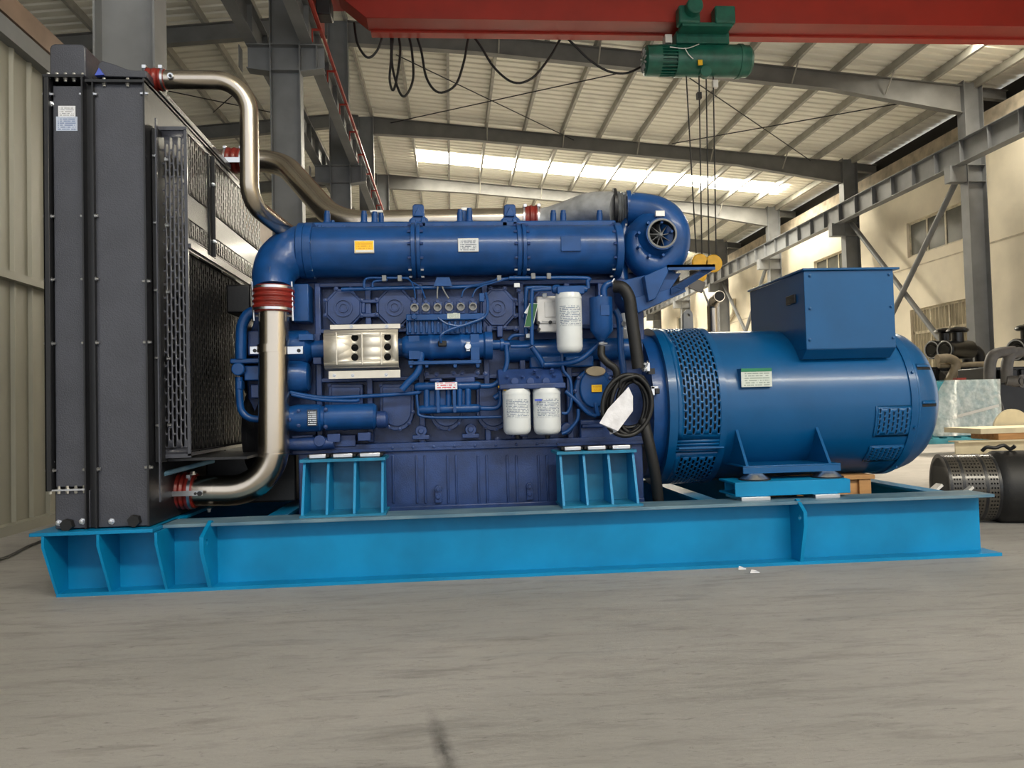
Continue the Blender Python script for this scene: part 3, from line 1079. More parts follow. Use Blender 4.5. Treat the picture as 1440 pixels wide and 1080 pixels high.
# fan inside the guard
fo = V((-1.31, 0.75, 1.15))
b = MB()
for k in range(8):
    a = k * PI / 4 + 0.2
    u = V((0, math.cos(a), math.sin(a)))
    n = V((1, 0, 0))
    w_ = u.cross(n)
    pts = [fo + u * 0.12 - w_ * 0.05 - n * .02, fo + u * 0.12 + w_ * 0.05 + n * .02, fo + u * 0.60 + w_ * 0.10 + n * .03, fo + u * 0.60 - w_ * 0.10 - n * .03]
    b.prism(pts, n, 0.006)
fan = b.build('fan', 'blk', t)
MB().cyl(fo - V((0.04, 0, 0)), fo + V((0.05, 0, 0)), 0.14).build('fan_hub', 'dark', fan)

# ------------------------------------------------------------------ pipes between radiator and engine


def sleeve(p, ax, L, r, parent, ribs=3, clamps=True):
    """red silicone hose with ridges and two band clamps, centred at p"""
    ax = V(ax).normalized()
    pr = [(-L / 2, r * .94)]
    n = 24
    for i in range(n + 1):
        s = -L / 2 + L * (0.2 + 0.6 * i / n)
        pr.append((s, r * (1.0 + 0.035 * math.cos(2 * PI * ribs * i / n))))
    pr.append((L / 2, r * .94))
    o = MB().lathe(p, ax, pr, 28).build('rubber_sleeve', 'red', parent)
    if clamps:
        for s in (-.40, .40):
            c = MB().lathe(V(p) + ax * (L * s - 0.008), ax, [(0, r * .97), (0, r * 1.005), (0.016, r * 1.005), (0.016, r * .97)], 28)
            q = V(p) + ax * (L * s) + V((0, -0.6, 0.8)) * (r * 1.05)
            c.obox(q, ax, (0, 1, 0), (0, 0, 1), 0.009, 0.016, 0.008)
            c.build('hose_clamp', 'zinc', parent)
    return o


PY_ = 0.33
t = thing('coolant_pipe', at(300, 690, PY_), 'thick stainless pipe rising in front of the engine with red sleeves at both ends', 'pipe')
r = ms(20.6, PY_)
P = [at(214, 690, PY_), at(385, 690, PY_), at(385, 415, PY_)]
MB().bend(P, r, ms(58, PY_), 28, 12).build('pipe', 'inox', t)
p0 = at(253, 690, PY_)
sleeve(p0, P[1] - P[0], ms(44, PY_), r * 1.2, t, 4)
pm = at(385, 421, PY_)
sleeve(pm, P[2] - P[1], ms(36, PY_), r * 1.33, t, 3)
for px, py in ((304, 690), (385, 637)):
    p = at(px, py, PY_)
    ax = (P[1] - P[0]) if py > 650 else (P[2] - P[1])
    MB().lathe(p - ax.normalized() * 0.003, ax, [(0, r * .9), (0, r * 1.012), (0.006, r * 1.012), (0.006, r * .9)], 28).build('weld_seam', 'inox', t)
for (a_, c_) in (((354, 396), (357, 451)), ((410, 396), (412, 451))):
    MB().tube([at(*a_, PY_ - 0.02), at(*c_, PY_ - 0.02)], 0.006, 8).build('tie_rod', 'zinc', t)
MB().tube([at(357, 444, PY_), at(412, 444, PY_)], 0.008, 8).build('tie_stud', 'zinc', t)
b = MB().box(at(224, 694, .2).x, at(283, 694, .2).x, 0.218, 0.226, at(275, 697, .22).z, at(275, 690, .22).z)
b.build('tie_bar', 'zinc', t)
for px in (275, 281):
    p = at(px, 694, 0.218)
    MB().cyl((p.x, 0.219, p.z), (p.x, 0.212, p.z), 0.007 if px == 275 else 0.012, n=12).build('tie_nut', 'blk', t)
p = at(384, 491, PY_)
c = MB().lathe(p - V((0, 0, ms(5, PY_))), (0, 0, 1), [(0, r * .9), (0, r * 1.045), (ms(11, PY_), r * 1.045), (ms(11, PY_), r * .9)], 28)
c.build('pipe_strap', 'inox', t)
for x0_, x1_, d in ((351, 365, 0.27), (404, 426, 0.27)):
    o = MB().pbox(x0_, 487, x1_, 498, PY_ - 0.03, 0.006).build('strap_ear', 'zinc', t, bevel=0.002)
    cx = 358 if x0_ < 380 else 420
    MB().pcyl(cx, 493, 2.6, PY_ - 0.034, 0.006, 10).build('strap_bolt', 'blk', t)
bolt(t, at(294, 716, PY_ - 0.05), (0, 0, -1), 0.008)
bolt(t, at(271, 667, PY_ - 0.03), (0, 0, 1), 0.012)

t = thing('coolant_pipe', at(280, 112, 0.15), 'slim stainless pipe from the radiator top bending down behind the blue elbow', 'pipe')
PU = 0.15
r = ms(12.6, PU)
MB().bend([at(206, 112, PU), at(350, 113, PU), at(351, 285, PU), at(398, 322, 0.42), at(430, 345, 0.62)], r, [ms(46, PU), ms(34, PU), 0.1], 24, 12).build('pipe', 'inox', t)
sleeve(at(219, 112, PU), (1, 0, 0), ms(27, PU), r * 1.18, t, 2)
MB().pcyl(239, 106, 5, PU - r - 0.012, 0.02, 16, 4).build('drain_cock', 'zinc', t)
MB().pcyl(239, 106, 2, PU - r - 0.018, 0.01, 10).build('drain_plug', 'blk', t)

t = thing('charge_air_pipe', at(500, 316, 1.0), 'wide stainless pipe dipping down behind the valve covers to the turbocharger', 'pipe')
P = [at(303, 226, 1.5), at(397, 227, 1.48), at(474, 314, 1.05), at(762, 309, 0.95)]
r = 0.074
MB().bend(P, r, [0.28, 0.35], 28, 12).build('pipe', 'inox', t)
sleeve(at(331, 226, 1.495), P[1] - P[0], ms(27, 1.5), r * 1.12, t, 2)
MB().pbox(312, 221, 345, 228, 1.38, 0.008).build('tie_bar', 'zinc', t)
sleeve(at(747, 309, 0.955), P[3] - P[2], ms(24, .95), r * 1.15, t, 2)
MB().tube([at(757, 311, 0.95), at(775, 309, 0.92), at(805, 301, 0.84), at(832, 294, 0.76), at(868, 294, 0.66)], [0.078, 0.08, 0.09, 0.098, 0.1], 28, 6).build('cast_elbow', 'cast', t)
ax = V((1, -0.1, 0))
for px, rr, L_, m_ in ((862, 0.118, 0.016, 'blk'),):
    MB().lathe(at(px, 294, 0.68), ax, [(0, rr), (L_, rr)], 28).build('pipe_flange', m_, t)
pr = []
for i in range(21):
    pr.append((0.075 * i / 20, 0.088 + 0.013 * math.cos(i * PI / 2)))
MB().lathe(at(867, 294, 0.67), ax, pr, 28).build('bellows', 'cast', t)
# ------------------------------------------------------------------ engine
EN = thing('diesel_engine', (0.1, 0.75, 0.30), 'large blue six cylinder diesel engine between the radiator and the alternator', 'engine')
t = EN


def rnd(cx, cy, r, Y, n=20, a0=0, a1=360, sx=1, sy=1):
    return [(cx + r * sx * math.cos(math.radians(a0 + (a1 - a0) * i / n)), cy + r * sy * math.sin(math.radians(a0 + (a1 - a0) * i / n))) for i in range(n)]


def part(b, name, m='eng', parent=None, **k):
    return b.build(name, m, parent or t, **k)


def xr(b, px0, px1, cy, prof, Y, n=26):
    """turned part along the engine: prof list of (fraction 0..1, radius px)"""
    p0, p1 = at(px0, cy, Y), at(px1, cy, Y)
    L_ = p1.x - p0.x
    b.lathe(V((p0.x, Y, (p0.z + p1.z) / 2)), (1, 0, 0), [(f * L_, ms(r_, Y)) for f, r_ in prof], n)
    return b


def bolts(pts, Y, r=2.6, d=0.012, parent=None, m='engd'):
    for x, y in pts:
        p = at(x, y, Y)
        b = MB().lathe((p.x, Y + 0.003, p.z), (0, -1, 0), [(0, ms(r * 1.5, Y)), (0.004, ms(r * 1.5, Y)), (0.004, ms(r, Y)), (d, ms(r, Y)), (d + .002, ms(r * .6, Y))], 6)
        b.build('bolt', m, parent or t)


YB = 0.57
a = rect(412, 386, 908, 640, YB)
b = MB().box(a[0], a[1], YB, 1.0, 0.60, a[3])
b.box(a[0] + 0.05, a[1] - 0.05, YB + 0.08, 1.0, a[3], 1.52)
blk = part(b, 'engine_block', 'engd', bevel=0.01)
# raised webs and ribs cast into the block
b = MB()
for px in (448, 519, 592, 684, 735, 800, 848):
    b.pbox(px - 4, 398, px + 4, 622, 0.49, 0.1)
for py in (398, 462, 530):
    b.pbox(446, py - 3, 880, py + 3, 0.495, 0.1)
b.pbox(412, 620, 905, 628, 0.45, 0.2)
part(b, 'cast_rib', 'engd', blk, bevel=0.004)


def cover(cx, cy, w_, h_, Y=0.485):
    cut = 0.3
    o = [(cx - w_ / 2, cy - h_ * (.5 - cut)), (cx - w_ * (.5 - cut), cy - h_ / 2), (cx + w_ * (.5 - cut), cy - h_ / 2), (cx + w_ / 2, cy - h_ * (.5 - cut)), (cx + w_ / 2, cy + h_ * (.5 - cut)), (cx + w_ * (.5 - cut), cy + h_ / 2), (cx - w_ * (.5 - cut), cy + h_ / 2), (cx - w_ / 2, cy + h_ * (.5 - cut))]
    b = MB().pprism(o, Y, 0.10)
    o2 = [(cx + (x - cx) * .88, cy + (y - cy) * .88) for x, y in o]
    b.pprism(o2, Y - 0.012, 0.014)
    c = part(b, 'cylinder_cover', 'engd', bevel=0.004)
    q = MB()
    p = at(cx, cy, Y - 0.012)
    for r0_, r1_ in ((12.5, 10.5), (6.5, 5)):
        R0, R1 = ms(r0_, Y), ms(r1_, Y)
        q.lathe((p.x, Y - 0.012, p.z), (0, -1, 0), [(0, R0), (0.009, R0), (0.009, R1), (0, R1)], 28, (False, False))
    q.pcyl(cx, cy, 4.4, Y - 0.015, 0.004)
    part(q, 'cover_ring', 'engd', c)
    bolts([(cx + (x - cx) * .98, cy + (y - cy) * .98) for x, y in o], Y, 2.4, parent=c)
    return c


cover(483, 433, 52, 54)
cover(555, 432, 52, 54)
for cx in (700, 771):
    cover(cx, 433, 50, 56)
b = MB().pbox(508, 421, 534, 426, .48, 0.1).pbox(508, 440, 534, 446, .48, 0.1).pbox(508, 426, 513, 440, .48, 0.1).pbox(529, 426, 534, 440, .48, 0.1)
part(b, 'window_boss', 'engd', bevel=0.004)
# crankcase doors
for cx in (486, 558, 628, 694, 765):
    o = [(cx - 24, 540)] + [(cx + 24, 540)] + [(cx + 24 * math.cos(math.radians(a_)), 580 + 26 * math.sin(math.radians(a_))) for a_ in range(0, 181, 20)]
    b = MB().pprism(o, 0.48, 0.10)
    o2 = [(cx + (x - cx) * .84, 568 + (y - 568) * .84) for x, y in o]
    b.pprism(o2, 0.468, 0.014)
    d = part(b, 'crankcase_door', 'engd', bevel=0.004)
    bolts([(cx + (x - cx) * .93, 570 + (y - 570) * .93) for x, y in o[::2]], 0.48, 2.2, parent=d)
for cx, cy in ((592, 606), (662, 604), (731, 602)):
    b = MB().pcyl(cx, cy, 8, 0.46, 0.12).pcyl(cx, cy, 4, 0.45, 0.02).pbox(cx - 12, cy + 6, cx + 12, cy + 12, 0.46, 0.12)
    part(b, 'bearing_boss', 'engd', bevel=0.003)
# oil pan
a = rect(420, 632, 905, 716, 0.47)
b = MB().box(a[0], a[1], 0.47, 1.03, a[2], a[3] + .02)
b.box(a[0] - 0.03, a[1] + 0.03, 0.45, 1.05, a[3], a[3] + 0.028)
b.box(a[0], a[1], 0.458, 0.47, a[2], a[2] + 0.03)
pan = part(b, 'oil_pan', 'engd', bevel=0.006)
b = MB()
for px in (553, 586, 598, 630, 642, 673, 685, 714, 727, 758, 770):
    b.pbox(px - 1.6, 640, px + 1.6, 708, 0.462, 0.01)
part(b, 'pan_rib', 'engd', pan, bevel=0.003)
for px, py in ((616, 693), (745, 689)):
    b = MB().pcyl(px, py - 5, 5, 0.44, 0.03).pbox(px - 4, py - 2, px + 5, py + 14, 0.445, 0.03).pcyl(px, py - 5, 3, 0.43, 0.02, 6).pcyl(px, py + 6, 3, 0.435, 0.02, 10)
    part(b, 'drain_plug', 'engd', pan, bevel=0.002)
bolts([(px, 633 - (px - 430) * .027) for px in range(552, 790, 29)], 0.452, 2.0, parent=pan)

# intake manifold: long horizontal drum with elbow
YM = 0.47
b = MB()
xr(b, 436, 868, 353, [(0, 33), (0, 35), (1, 35), (1, 33)], YM, 48)
man = part(b, 'intake_manifold', 'eng')
for px0, px1, rr in ((431, 443, 39), (579, 585, 38.5), (586.5, 592, 38.5), (725, 731, 38.5), (732.5, 738, 38.5), (860, 870, 40)):
    b = MB()
    xr(b, px0, px1, 353, [(0, rr - 1), (.1, rr), (.9, rr), (1, rr - 1)], YM, 48)
    part(b, 'manifold_flange', 'eng', man)
for px, s_ in ((441, 1), (577, -1), (594, 1), (723, -1), (740, 1), (858, -1)):
    for a_ in range(105, 270, 30):
        R = ms(37, YM)
        p = at(px, 353, YM)
        c0 = V((p.x, YM + R * math.cos(math.radians(a_ + 10)), p.z + R * math.sin(math.radians(a_ + 10))))
        MB().cyl(c0 - V((0.008, 0, 0)), c0 + V((0.008, 0, 0)), 0.0075, n=6).build('bolt', 'engd' if a_ < 220 else 'zinc', man)
ym = 0.42
b = MB().bend([at(440, 353, YM), at(418, 353, YM), at(384, 354, 0.41), at(384, 375, 0.35), at(384.5, 408, 0.335)], ms(30.5, .42), [ms(20, .4), ms(20, .4), ms(12, .4)], 36, 8)
b = MB().tube([at(440, 353, YM), at(425, 353, YM), at(408, 358, .455), at(394, 369, .42), at(386, 384, .38), at(384.5, 397, .35), at(384.5, 408, .335)], [ms(35, YM), ms(35, YM), ms(34, .455), ms(32.5, .42), ms(29.5, .38), ms(28, .35), ms(27.5, .335)], 40, 5)
part(b, 'intake_elbow', 'eng')
b = MB()
xr(b, 421, 431, 353, [(0, 36), (.2, 38.5), (1, 38.5)], YM, 40)
part(b, 'manifold_flange', 'eng', man)


def plate(x0_, y0_, x1_, y1_, m_, Yp=None, back='alu', nm='nameplate', parent=None):
    Yp = Yp if Yp is not None else YM - ms(35, YM) - 0.004
    bk = MB().pbox(x0_, y0_, x1_, y1_, Yp, 0.012)
    o = part(bk, nm + '_holder', back, parent or man, bevel=0.002)
    MB().pbox(x0_ + 1, y0_ + 1, x1_ - 1, y1_ - 1, Yp - 0.002, 0.004).build(nm, m_, parent or man)
    return o


plate(498, 338, 526, 356, 'ylab', nm='warning_plate')
MB().pbox(500, 351.5, 525, 354.5, YM - ms(35, YM) - .008, 0.004).build('plate_edge', 'alu', man)
plate(644, 335, 673, 354, 'nplate')
b = MB().pbox(789, 332, 817, 353, YM - ms(35, YM) - 0.006, 0.02)
part(b, 'blank_plate', 'eng', man, bevel=0.002)

# deck and valve gear above the manifold
a = rect(440, 318, 860, 330, 0.62)
b = MB().box(a[0], a[1], 0.5, 0.95, a[2], a[3])
deck = part(b, 'cylinder_head_deck', 'eng', bevel=0.008)
for px in (449, 484, 540, 560, 610, 629, 684, 693, 744, 771, 825, 850):
    b = MB().pbox(px - 3, 316, px + 3, 329, 0.46, 0.05)
    part(b, 'head_lug', 'eng', deck, bevel=0.004)


def post(px, top, base, w_, Y=0.56, parent=None):
    b = MB()
    p0, p1 = at(px, base, Y), at(px, top, Y)
    r_ = ms(w_ / 2, Y)
    b.lathe(p0, p1 - p0, [(0, r_ * 1.25), ((p1 - p0).length * .4, r_ * 1.25), ((p1 - p0).length * .42, r_), ((p1 - p0).length * .85, r_), ((p1 - p0).length * .86, r_ * .85), ((p1 - p0).length, r_ * .8)], 10)
    return part(b, 'injector_post', 'eng', parent or deck)


for px, tp in ((460, 297), (512, 297), (527, 298), (647, 295), (660, 293), (778, 296), (792, 296), (843, 296)):
    post(px, tp, 322, 9)
post(468, 310, 322, 6)
post(536, 300, 322, 8, 0.62)
post(652, 297, 322, 8, 0.64)
for cx in (588, 717):
    b = MB().pprism([(cx - 13, 324), (cx - 13, 309), (cx - 8, 305), (cx - 8, 289), (cx - 5, 287), (cx + 6, 287), (cx + 8, 290), (cx + 9, 304), (cx + 14, 308), (cx + 14, 324)], 0.52, 0.1)
    b.pbox(cx - 11, 308, cx - 3, 322, 0.50, 0.03).pbox(cx + 4, 306, cx + 11, 322, 0.50, 0.03)
    b.pprism([(cx - 7, 304), (cx, 290), (cx + 7, 304)], 0.505, 0.02)
    part(b, 'lifting_clamp', 'eng', deck, bevel=0.005)
b = MB()
for px in (500, 520, 530, 640, 660, 785, 560, 612, 690, 745, 815, 475):
    b.pbox(px - 5, 314, px + 5, 322, 0.60, 0.06)
part(b, 'rocker_cover', 'eng', deck, bevel=0.006)
b = MB().pbox(520, 295, 538, 299, 0.66, 0.1).pbox(648, 291, 662, 296, 0.68, 0.1)
part(b, 'cover_cap', 'alu', deck, bevel=0.004)

# heat shield
yf = 0.32
prof = [(455, 471), (457, 464)]
b = MB()
x0_, x1_ = 455, 560
hs = []
a = rect(455, 463, 560, 517, yf)
zc0, zc1 = a[2], a[3]
Ypr = [(0.47, zc1 + 0.004), (0.36, zc1 + 0.004), (0.335, zc1 - 0.006), (yf, zc1 - 0.03), (yf, zc0 + 0.03), (0.335, zc0 + 0.006), (0.36, zc0 - 0.004), (0.47, zc0 - 0.004)]
holes_ = [(499, 475), (499, 489), (499, 502.5), (545, 474), (545, 488), (545, 502)]
# front face with real holes
us = sorted({a[0], a[1]})
fr = b.bm
outer = [fr.verts.new((a[0], yf, zc0 + 0.03)), fr.verts.new((a[1], yf, zc0 + 0.03)), fr.verts.new((a[1], yf, zc1 - 0.03)), fr.verts.new((a[0], yf, zc1 - 0.03))]
ed = [fr.edges.new((outer[i], outer[(i + 1) % 4])) for i in range(4)]
for hx_, hy_ in holes_:
    p = at(hx_, hy_, yf)
    rr = ms(5.0, yf)
    hv = [fr.verts.new((p.x + rr * math.cos(k * PI / 9), yf, p.z + rr * math.sin(k * PI / 9))) for k in range(18)]
    ed += [fr.edges.new((hv[i], hv[(i + 1) % 18])) for i in range(18)]
bmesh.ops.triangle_fill(fr, edges=ed, use_beauty=True)
for i in range(len(Ypr) - 1):
    if i == 3:
        continue
    (ya, za), (yb, zb) = Ypr[i], Ypr[i + 1]
    b.quad((a[0], ya, za), (a[1], ya, za), (a[1], yb, zb), (a[0], yb, zb))
sh = part(b, 'heat_shield', 'shield', thick=0.003, ang=12)
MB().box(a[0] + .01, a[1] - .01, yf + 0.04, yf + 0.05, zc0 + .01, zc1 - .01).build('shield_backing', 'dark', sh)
b = MB()
for px in (473, 509, 536):
    MB().pbox(px - 1, 467, px + 1, 513, yf - 0.003, 0.006).build('shield_bead', 'shield', sh, bevel=0.002)
MB().pbox(464, 456, 563, 462.5, 0.34, 0.004).build('shield_flange', 'shield', sh, bevel=0.001)
MB().pbox(462, 521, 563, 532, 0.335, 0.004).build('shield_flange', 'shield', sh, bevel=0.001)
bolts([(494, 459), (544, 459), (470, 528), (496, 528), (543, 527)], 0.335, 1.8, 0.006, sh, 'zinc')
b = MB()
xr(b, 440, 575, 490, [(0, 13), (1, 13)], 0.44)
part(b, 'drive_shaft', 'eng')

# injection pump
YP = 0.34
b = MB().pbox(571, 450, 678, 470, YP + 0.03, 0.12).pbox(571, 441, 682, 450, YP, 0.15)
for px in range(576, 678, 8):
    b.pbox(px - 2, 451, px + 2, 468, YP + 0.015, 0.03)
pump = part(b, 'injection_pump', 'eng', bevel=0.004)
b = MB()
xr(b, 566, 692, 487, [(0, 13), (0.05, 17), (.28, 17.5), (.3, 19), (.33, 19), (.35, 17.5), (.62, 17.5), (.64, 19), (.67, 19), (.69, 17.5), (.9, 17.5), (.92, 20), (1, 20)], YP + 0.07, 30)
b.pbox(575, 472, 590, 505, YP + .01, 0.1).pbox(662, 470, 674, 506, YP + .005, 0.1)
part(b, 'pump_housing', 'eng', pump)
b = MB().pbox(574, 507, 677, 512, YP, 0.16).pprism([(574, 512), (584, 512), (582, 508), (574, 507)], YP, 0.1)
for px in (578, 600, 640, 672):
    b.pprism([(px - 4, 507), (px + 4, 507), (px + 2, 517), (px - 2, 517)], YP + .01, 0.1)
part(b, 'pump_bracket', 'eng', pump, bevel=0.003)
b = MB().pbox(598, 526, 672, 531, 0.44, 0.06)
ft_ = part(b, 'bracket_foot', 'engd', pump)
bolts([(600, 526), (614, 527), (638, 525), (650, 525), (671, 524), (683, 526)], 0.44, 3, parent=pump)
fit = []
for i, px in enumerate((583, 599, 615.5, 631.5, 648, 665)):
    py = 433 - i * 0.3
    b = MB().pbox(px - 6, py - 8, px + 6, py + 9, YP - 0.005, 0.06)
    f_ = part(b, 'pump_element', 'engd', pump, bevel=0.004)
    p = at(px, py, YP - 0.005)
    q = MB().lathe((p.x, YP, p.z), (0, -1, 0), [(0, ms(6, YP)), (0.022, ms(5.6, YP)), (0.022, ms(3.8, YP)), (0.008, ms(3.8, YP))], 20)
    q.build('delivery_ring', 'steel', f_)
    MB().pcyl(px, py, 3.6, YP - .007, 0.004).build('ring_bore', 'dark', f_)
    q = MB().pcyl(px, py - 9, 2.5, YP - 0.01, 0.02, 8)
    q.build('delivery_nut', 'engd', f_)
for i, (px, pts) in enumerate(((583, [(584, 420), (582, 405), (575, 393), (560, 391)]), (599, [(598, 420), (592, 405), (578, 396)]), (615.5, [(615, 420), (615, 408), (617, 395)]), (631.5, [(631, 420), (624, 408), (619, 396)]), (648, [(649, 418), (656, 405), (690, 396), (700, 391)]), (665, [(664, 418), (672, 405), (700, 396), (715, 391)]))):
    q = MB().tube([at(x, y, YP + 0.01 + .02 * k) for k, (x, y) in enumerate(pts)], ms(1.1, YP), 8, 5)
    part(q, 'fuel_line', 'steel' if i in (2, 3) else 'eng', pump)
q = MB().pprism([(610, 402), (614, 390), (632, 390), (636, 402)], YP + .03, 0.02)
part(q, 'line_bracket', 'eng', pump)
MB().pbox(629, 440, 647, 448, YP - 0.004, 0.006).build('pump_plate', 'aplate', pump)
q = MB().pcyl(658, 487, 5, YP - 0.02, 0.03, 8).pbox(655, 481, 661, 494, YP - 0.012, 0.03)
part(q, 'speed_sensor', 'zinc', pump, bevel=0.003)
q = MB().pbox(616, 479, 628, 487, YP - 0.03, 0.05)
part(q, 'solenoid_plug', 'rub', pump, bevel=0.005)
q = MB().tube([at(620, 482, YP - .03), at(620, 472, YP - .04), at(632, 464, YP - .03), at(660, 455, YP - .01), at(682, 445, YP), at(686, 430, YP), at(683, 412, YP + .02)], ms(2, YP), 8, 5)
q.tube([at(616, 447, YP - .01), at(630, 456, YP - .02), at(648, 458, YP - .02), at(660, 454, YP - .01)], ms(1.4, YP), 8, 5)
part(q, 'wiring_hose', 'eng', pump)
q = MB()
xr(q, 690, 716, 485, [(0, 7), (.5, 7), (.52, 9), (.7, 9), (.72, 6), (1, 6)], YP + .08)
part(q, 'pump_pipe', 'eng', pump)
q = MB().pbox(674, 412, 681, 424, YP - .01, 0.03).pcyl(582, 445, 4, YP - .02, .03)
part(q, 'pump_fitting', 'eng', pump, bevel=.003)

# pipes in front of the block
for pts, r_, Y, m_ in (
        ([(712, 485), (712, 515), (697, 540), (676, 543)], 3.6, 0.38, 'eng'),
        ([(716, 392), (700, 394), (660, 403), (575, 405), (480, 407)], 2.6, 0.44, 'eng'),
        ([(716, 391), (740, 391), (822, 391), (826, 396), (827, 406)], 3.0, 0.42, 'eng'),
        ([(740, 470), (740, 412), (745, 405), (775, 405)], 3.0, 0.38, 'eng'),
        ([(748, 485), (748, 415), (753, 408), (775, 407)], 3.0, 0.34, 'eng'),
        ([(718, 487), (744, 486), (749, 480)], 3.0, 0.36, 'eng'),
        ([(715, 478), (722, 472), (738, 471)], 2.4, 0.4, 'eng'),
        ([(695, 560), (704, 553), (704, 545)], 4.0, 0.39, 'eng'),
        ([(676, 574), (695, 574), (703, 568), (704, 550)], 3.4, 0.38, 'eng'),
        ([(592, 490), (592, 500), (588, 522), (572, 540), (565, 548)], 5.0, 0.37, 'eng'),
        ([(408, 552), (450, 559), (500, 558), (580, 553), (590, 550)], 2.8, 0.40, 'eng'),
        ([(410, 555), (450, 562), (495, 564), (505, 562)], 2.6, 0.39, 'eng'),
        ([(586, 555), (588, 575), (596, 586), (660, 587), (705, 586)], 2.0, 0.40, 'eng'),
        ([(748, 488), (760, 505), (765, 515)], 4.0, 0.38, 'eng'),
        ([(765, 513), (800, 510), (820, 503), (840, 485)], 4.0, 0.36, 'eng'),
        ([(790, 497), (792, 520), (802, 535), (803, 565), (798, 580), (790, 581)], 2.4, 0.36, 'eng'),
        ([(795, 550), (812, 565), (826, 580), (838, 585)], 3.0, 0.36, 'eng'),
        ([(813, 575), (812, 590), (800, 605), (790, 610)], 2.6, 0.38, 'eng'),
        ([(512, 405), (515, 392), (540, 391), (575, 391)], 1.8, 0.43, 'eng'),
        ([(524, 404), (526, 396), (545, 394)], 1.6, 0.43, 'eng'),
        ([(865, 436), (871, 450), (873, 490), (877, 525)], 5.0, 0.36, 'eng')):
    q = MB().tube([at(x, y, Y) for x, y in pts], ms(r_, Y), 10, 5)
    part(q, 'engine_pipe', m_)
for px, py in ((540, 391), (562, 391), (702, 391), (750, 388), (772, 388)):
    part(MB().pbox(px - 3, py - 4, px + 3, py + 4, 0.40, 0.03), 'pipe_clip', 'steel', bevel=.002)
for px, py in ((727, 401), (744, 472)):
    part(MB().pbox(px - 4, py - 3, px + 4, py + 3, 0.37, 0.02), 'cable_tag', 'white', bevel=.002)

# oil cooler valve block with sticker
YO = 0.37
b = MB()
for px in (600, 615, 631, 646, 658):
    p0, p1 = at(px, 538, YO + .04), at(px, 574, YO + .04)
    b.cyl(p0, p1, ms(4.5, YO), n=14)
b.pbox(596, 540, 662, 572, YO + 0.05, 0.06)
oc = part(b, 'oil_cooler', 'eng')
b = MB()
xr(b, 583, 676, 543, [(0, 4), (.05, 6), (.95, 6), (1, 4)], YO + .04)
xr(b, 588, 676, 575, [(0, 4), (.05, 6), (.95, 6), (1, 4)], YO + .04)
b.pbox(614, 536, 618, 580, YO - .005, 0.05).pbox(637, 536, 641, 580, YO - .005, .05)
part(b, 'cooler_manifold', 'eng', oc)
MB().pbox(612, 537.5, 643, 547.5, YO - 0.012, 0.006).build('sticker', 'wprint', oc)
b = MB().pbox(640, 530, 668, 538, YO + .02, 0.05).pbox(604, 532, 622, 537, YO + .02, .05)
part(b, 'cooler_cap', 'engd', oc, bevel=.006)

# starter motor
YS = 0.33
b = MB()
xr(b, 402, 530, 587, [(0, 16), (.1, 18), (.13, 19), (.38, 19), (.40, 16), (.43, 16), (.44, 18), (.97, 18), (1, 15)], YS + .06, 30)
stm = part(b, 'starter_motor', 'eng')
b = MB()
xr(b, 530, 546, 590, [(0, 12), (.8, 12), (1, 8)], YS + .06)
part(b, 'starter_cap', 'engd', stm, bevel=.003)
for x0_, y0_ in ((460, 610), (503, 608)):
    part(MB().pbox(x0_, y0_, x0_ + 18, y0_ + 12, YS + .06, .06), 'starter_clamp', 'engd', stm, bevel=.003)
MB().pbox(432, 576, 446, 599, YS - 0.016, 0.006).build('motor_plate', 'mplate', stm)
bolts([(420, 578), (420, 598), (458, 576), (458, 600), (408, 590)], YS - .005, 2, parent=stm)
b = MB()
xr(b, 404, 470, 624, [(0, 8), (.5, 10), (1, 8)], .42)
b.pcyl(449, 620, 8, .38, .05).pbox(410, 612, 440, 628, .42, .06).pbox(470, 612, 500, 628, .44, .05)
part(b, 'starter_bracket', 'engd', bevel=.003)

# front gear housing behind the stainless pipe
b = MB().pprism([(345, 490), (360, 440), (400, 400), (446, 395), (446, 640), (380, 640), (350, 600)], 0.56, 0.4)
part(b, 'gear_housing', 'engd', bevel=.01)
b = MB().pbox(411, 399, 434, 452, 0.40, 0.14)
part(b, 'junction_box', 'eng', bevel=.005)
b = MB()
xr(b, 404, 442, 488, [(0, 23), (.75, 23), (.9, 18), (1, 14)], 0.46)
b.pbox(420, 470, 440, 478, .36, .08)
part(b, 'coupling_housing', 'eng')
b = MB()
xr(b, 402, 436, 530, [(0, 24), (.7, 24), (.95, 20), (1, 16)], 0.46)
part(b, 'water_pump', 'eng')
b = MB().pbox(437, 470, 450, 480, .42, .06).pbox(440, 500, 452, 512, .42, .06)
part(b, 'pump_flange', 'engd', bevel=.003)
# blue pipes at the very front
b = MB().tube([at(x, y, .42) for x, y in ((372, 438), (352, 440), (341, 456), (339, 480), (339, 505))], ms(7.5, .42), 16, 6)
part(b, 'coolant_hose', 'eng')
b = MB().tube([at(x, y, .42) for x, y in ((336, 530), (337, 560), (340, 578), (352, 588), (372, 590))], ms(5, .42), 14, 6)
part(b, 'coolant_hose', 'eng')
b = MB().pbox(323, 504, 372, 511, .40, .12).pcyl(334, 519, 9, .38, .1).pbox(343, 514, 366, 535, .42, .1).pbox(332, 535, 340, 548, .40, .06)
part(b, 'thermostat_housing', 'eng', bevel=.006)
part(MB().pbox(352, 540, 372, 560, .46, .1), 'front_cover', 'engd', bevel=.006)
part(MB().pbox(348, 465, 366, 500, .46, .06), 'front_cover', 'engd', bevel=.006)
bolts([(688, 464), (703, 463), (730, 408), (737, 425), (737, 445), (726, 462), (594, 620), (700, 618)], .488, 3)
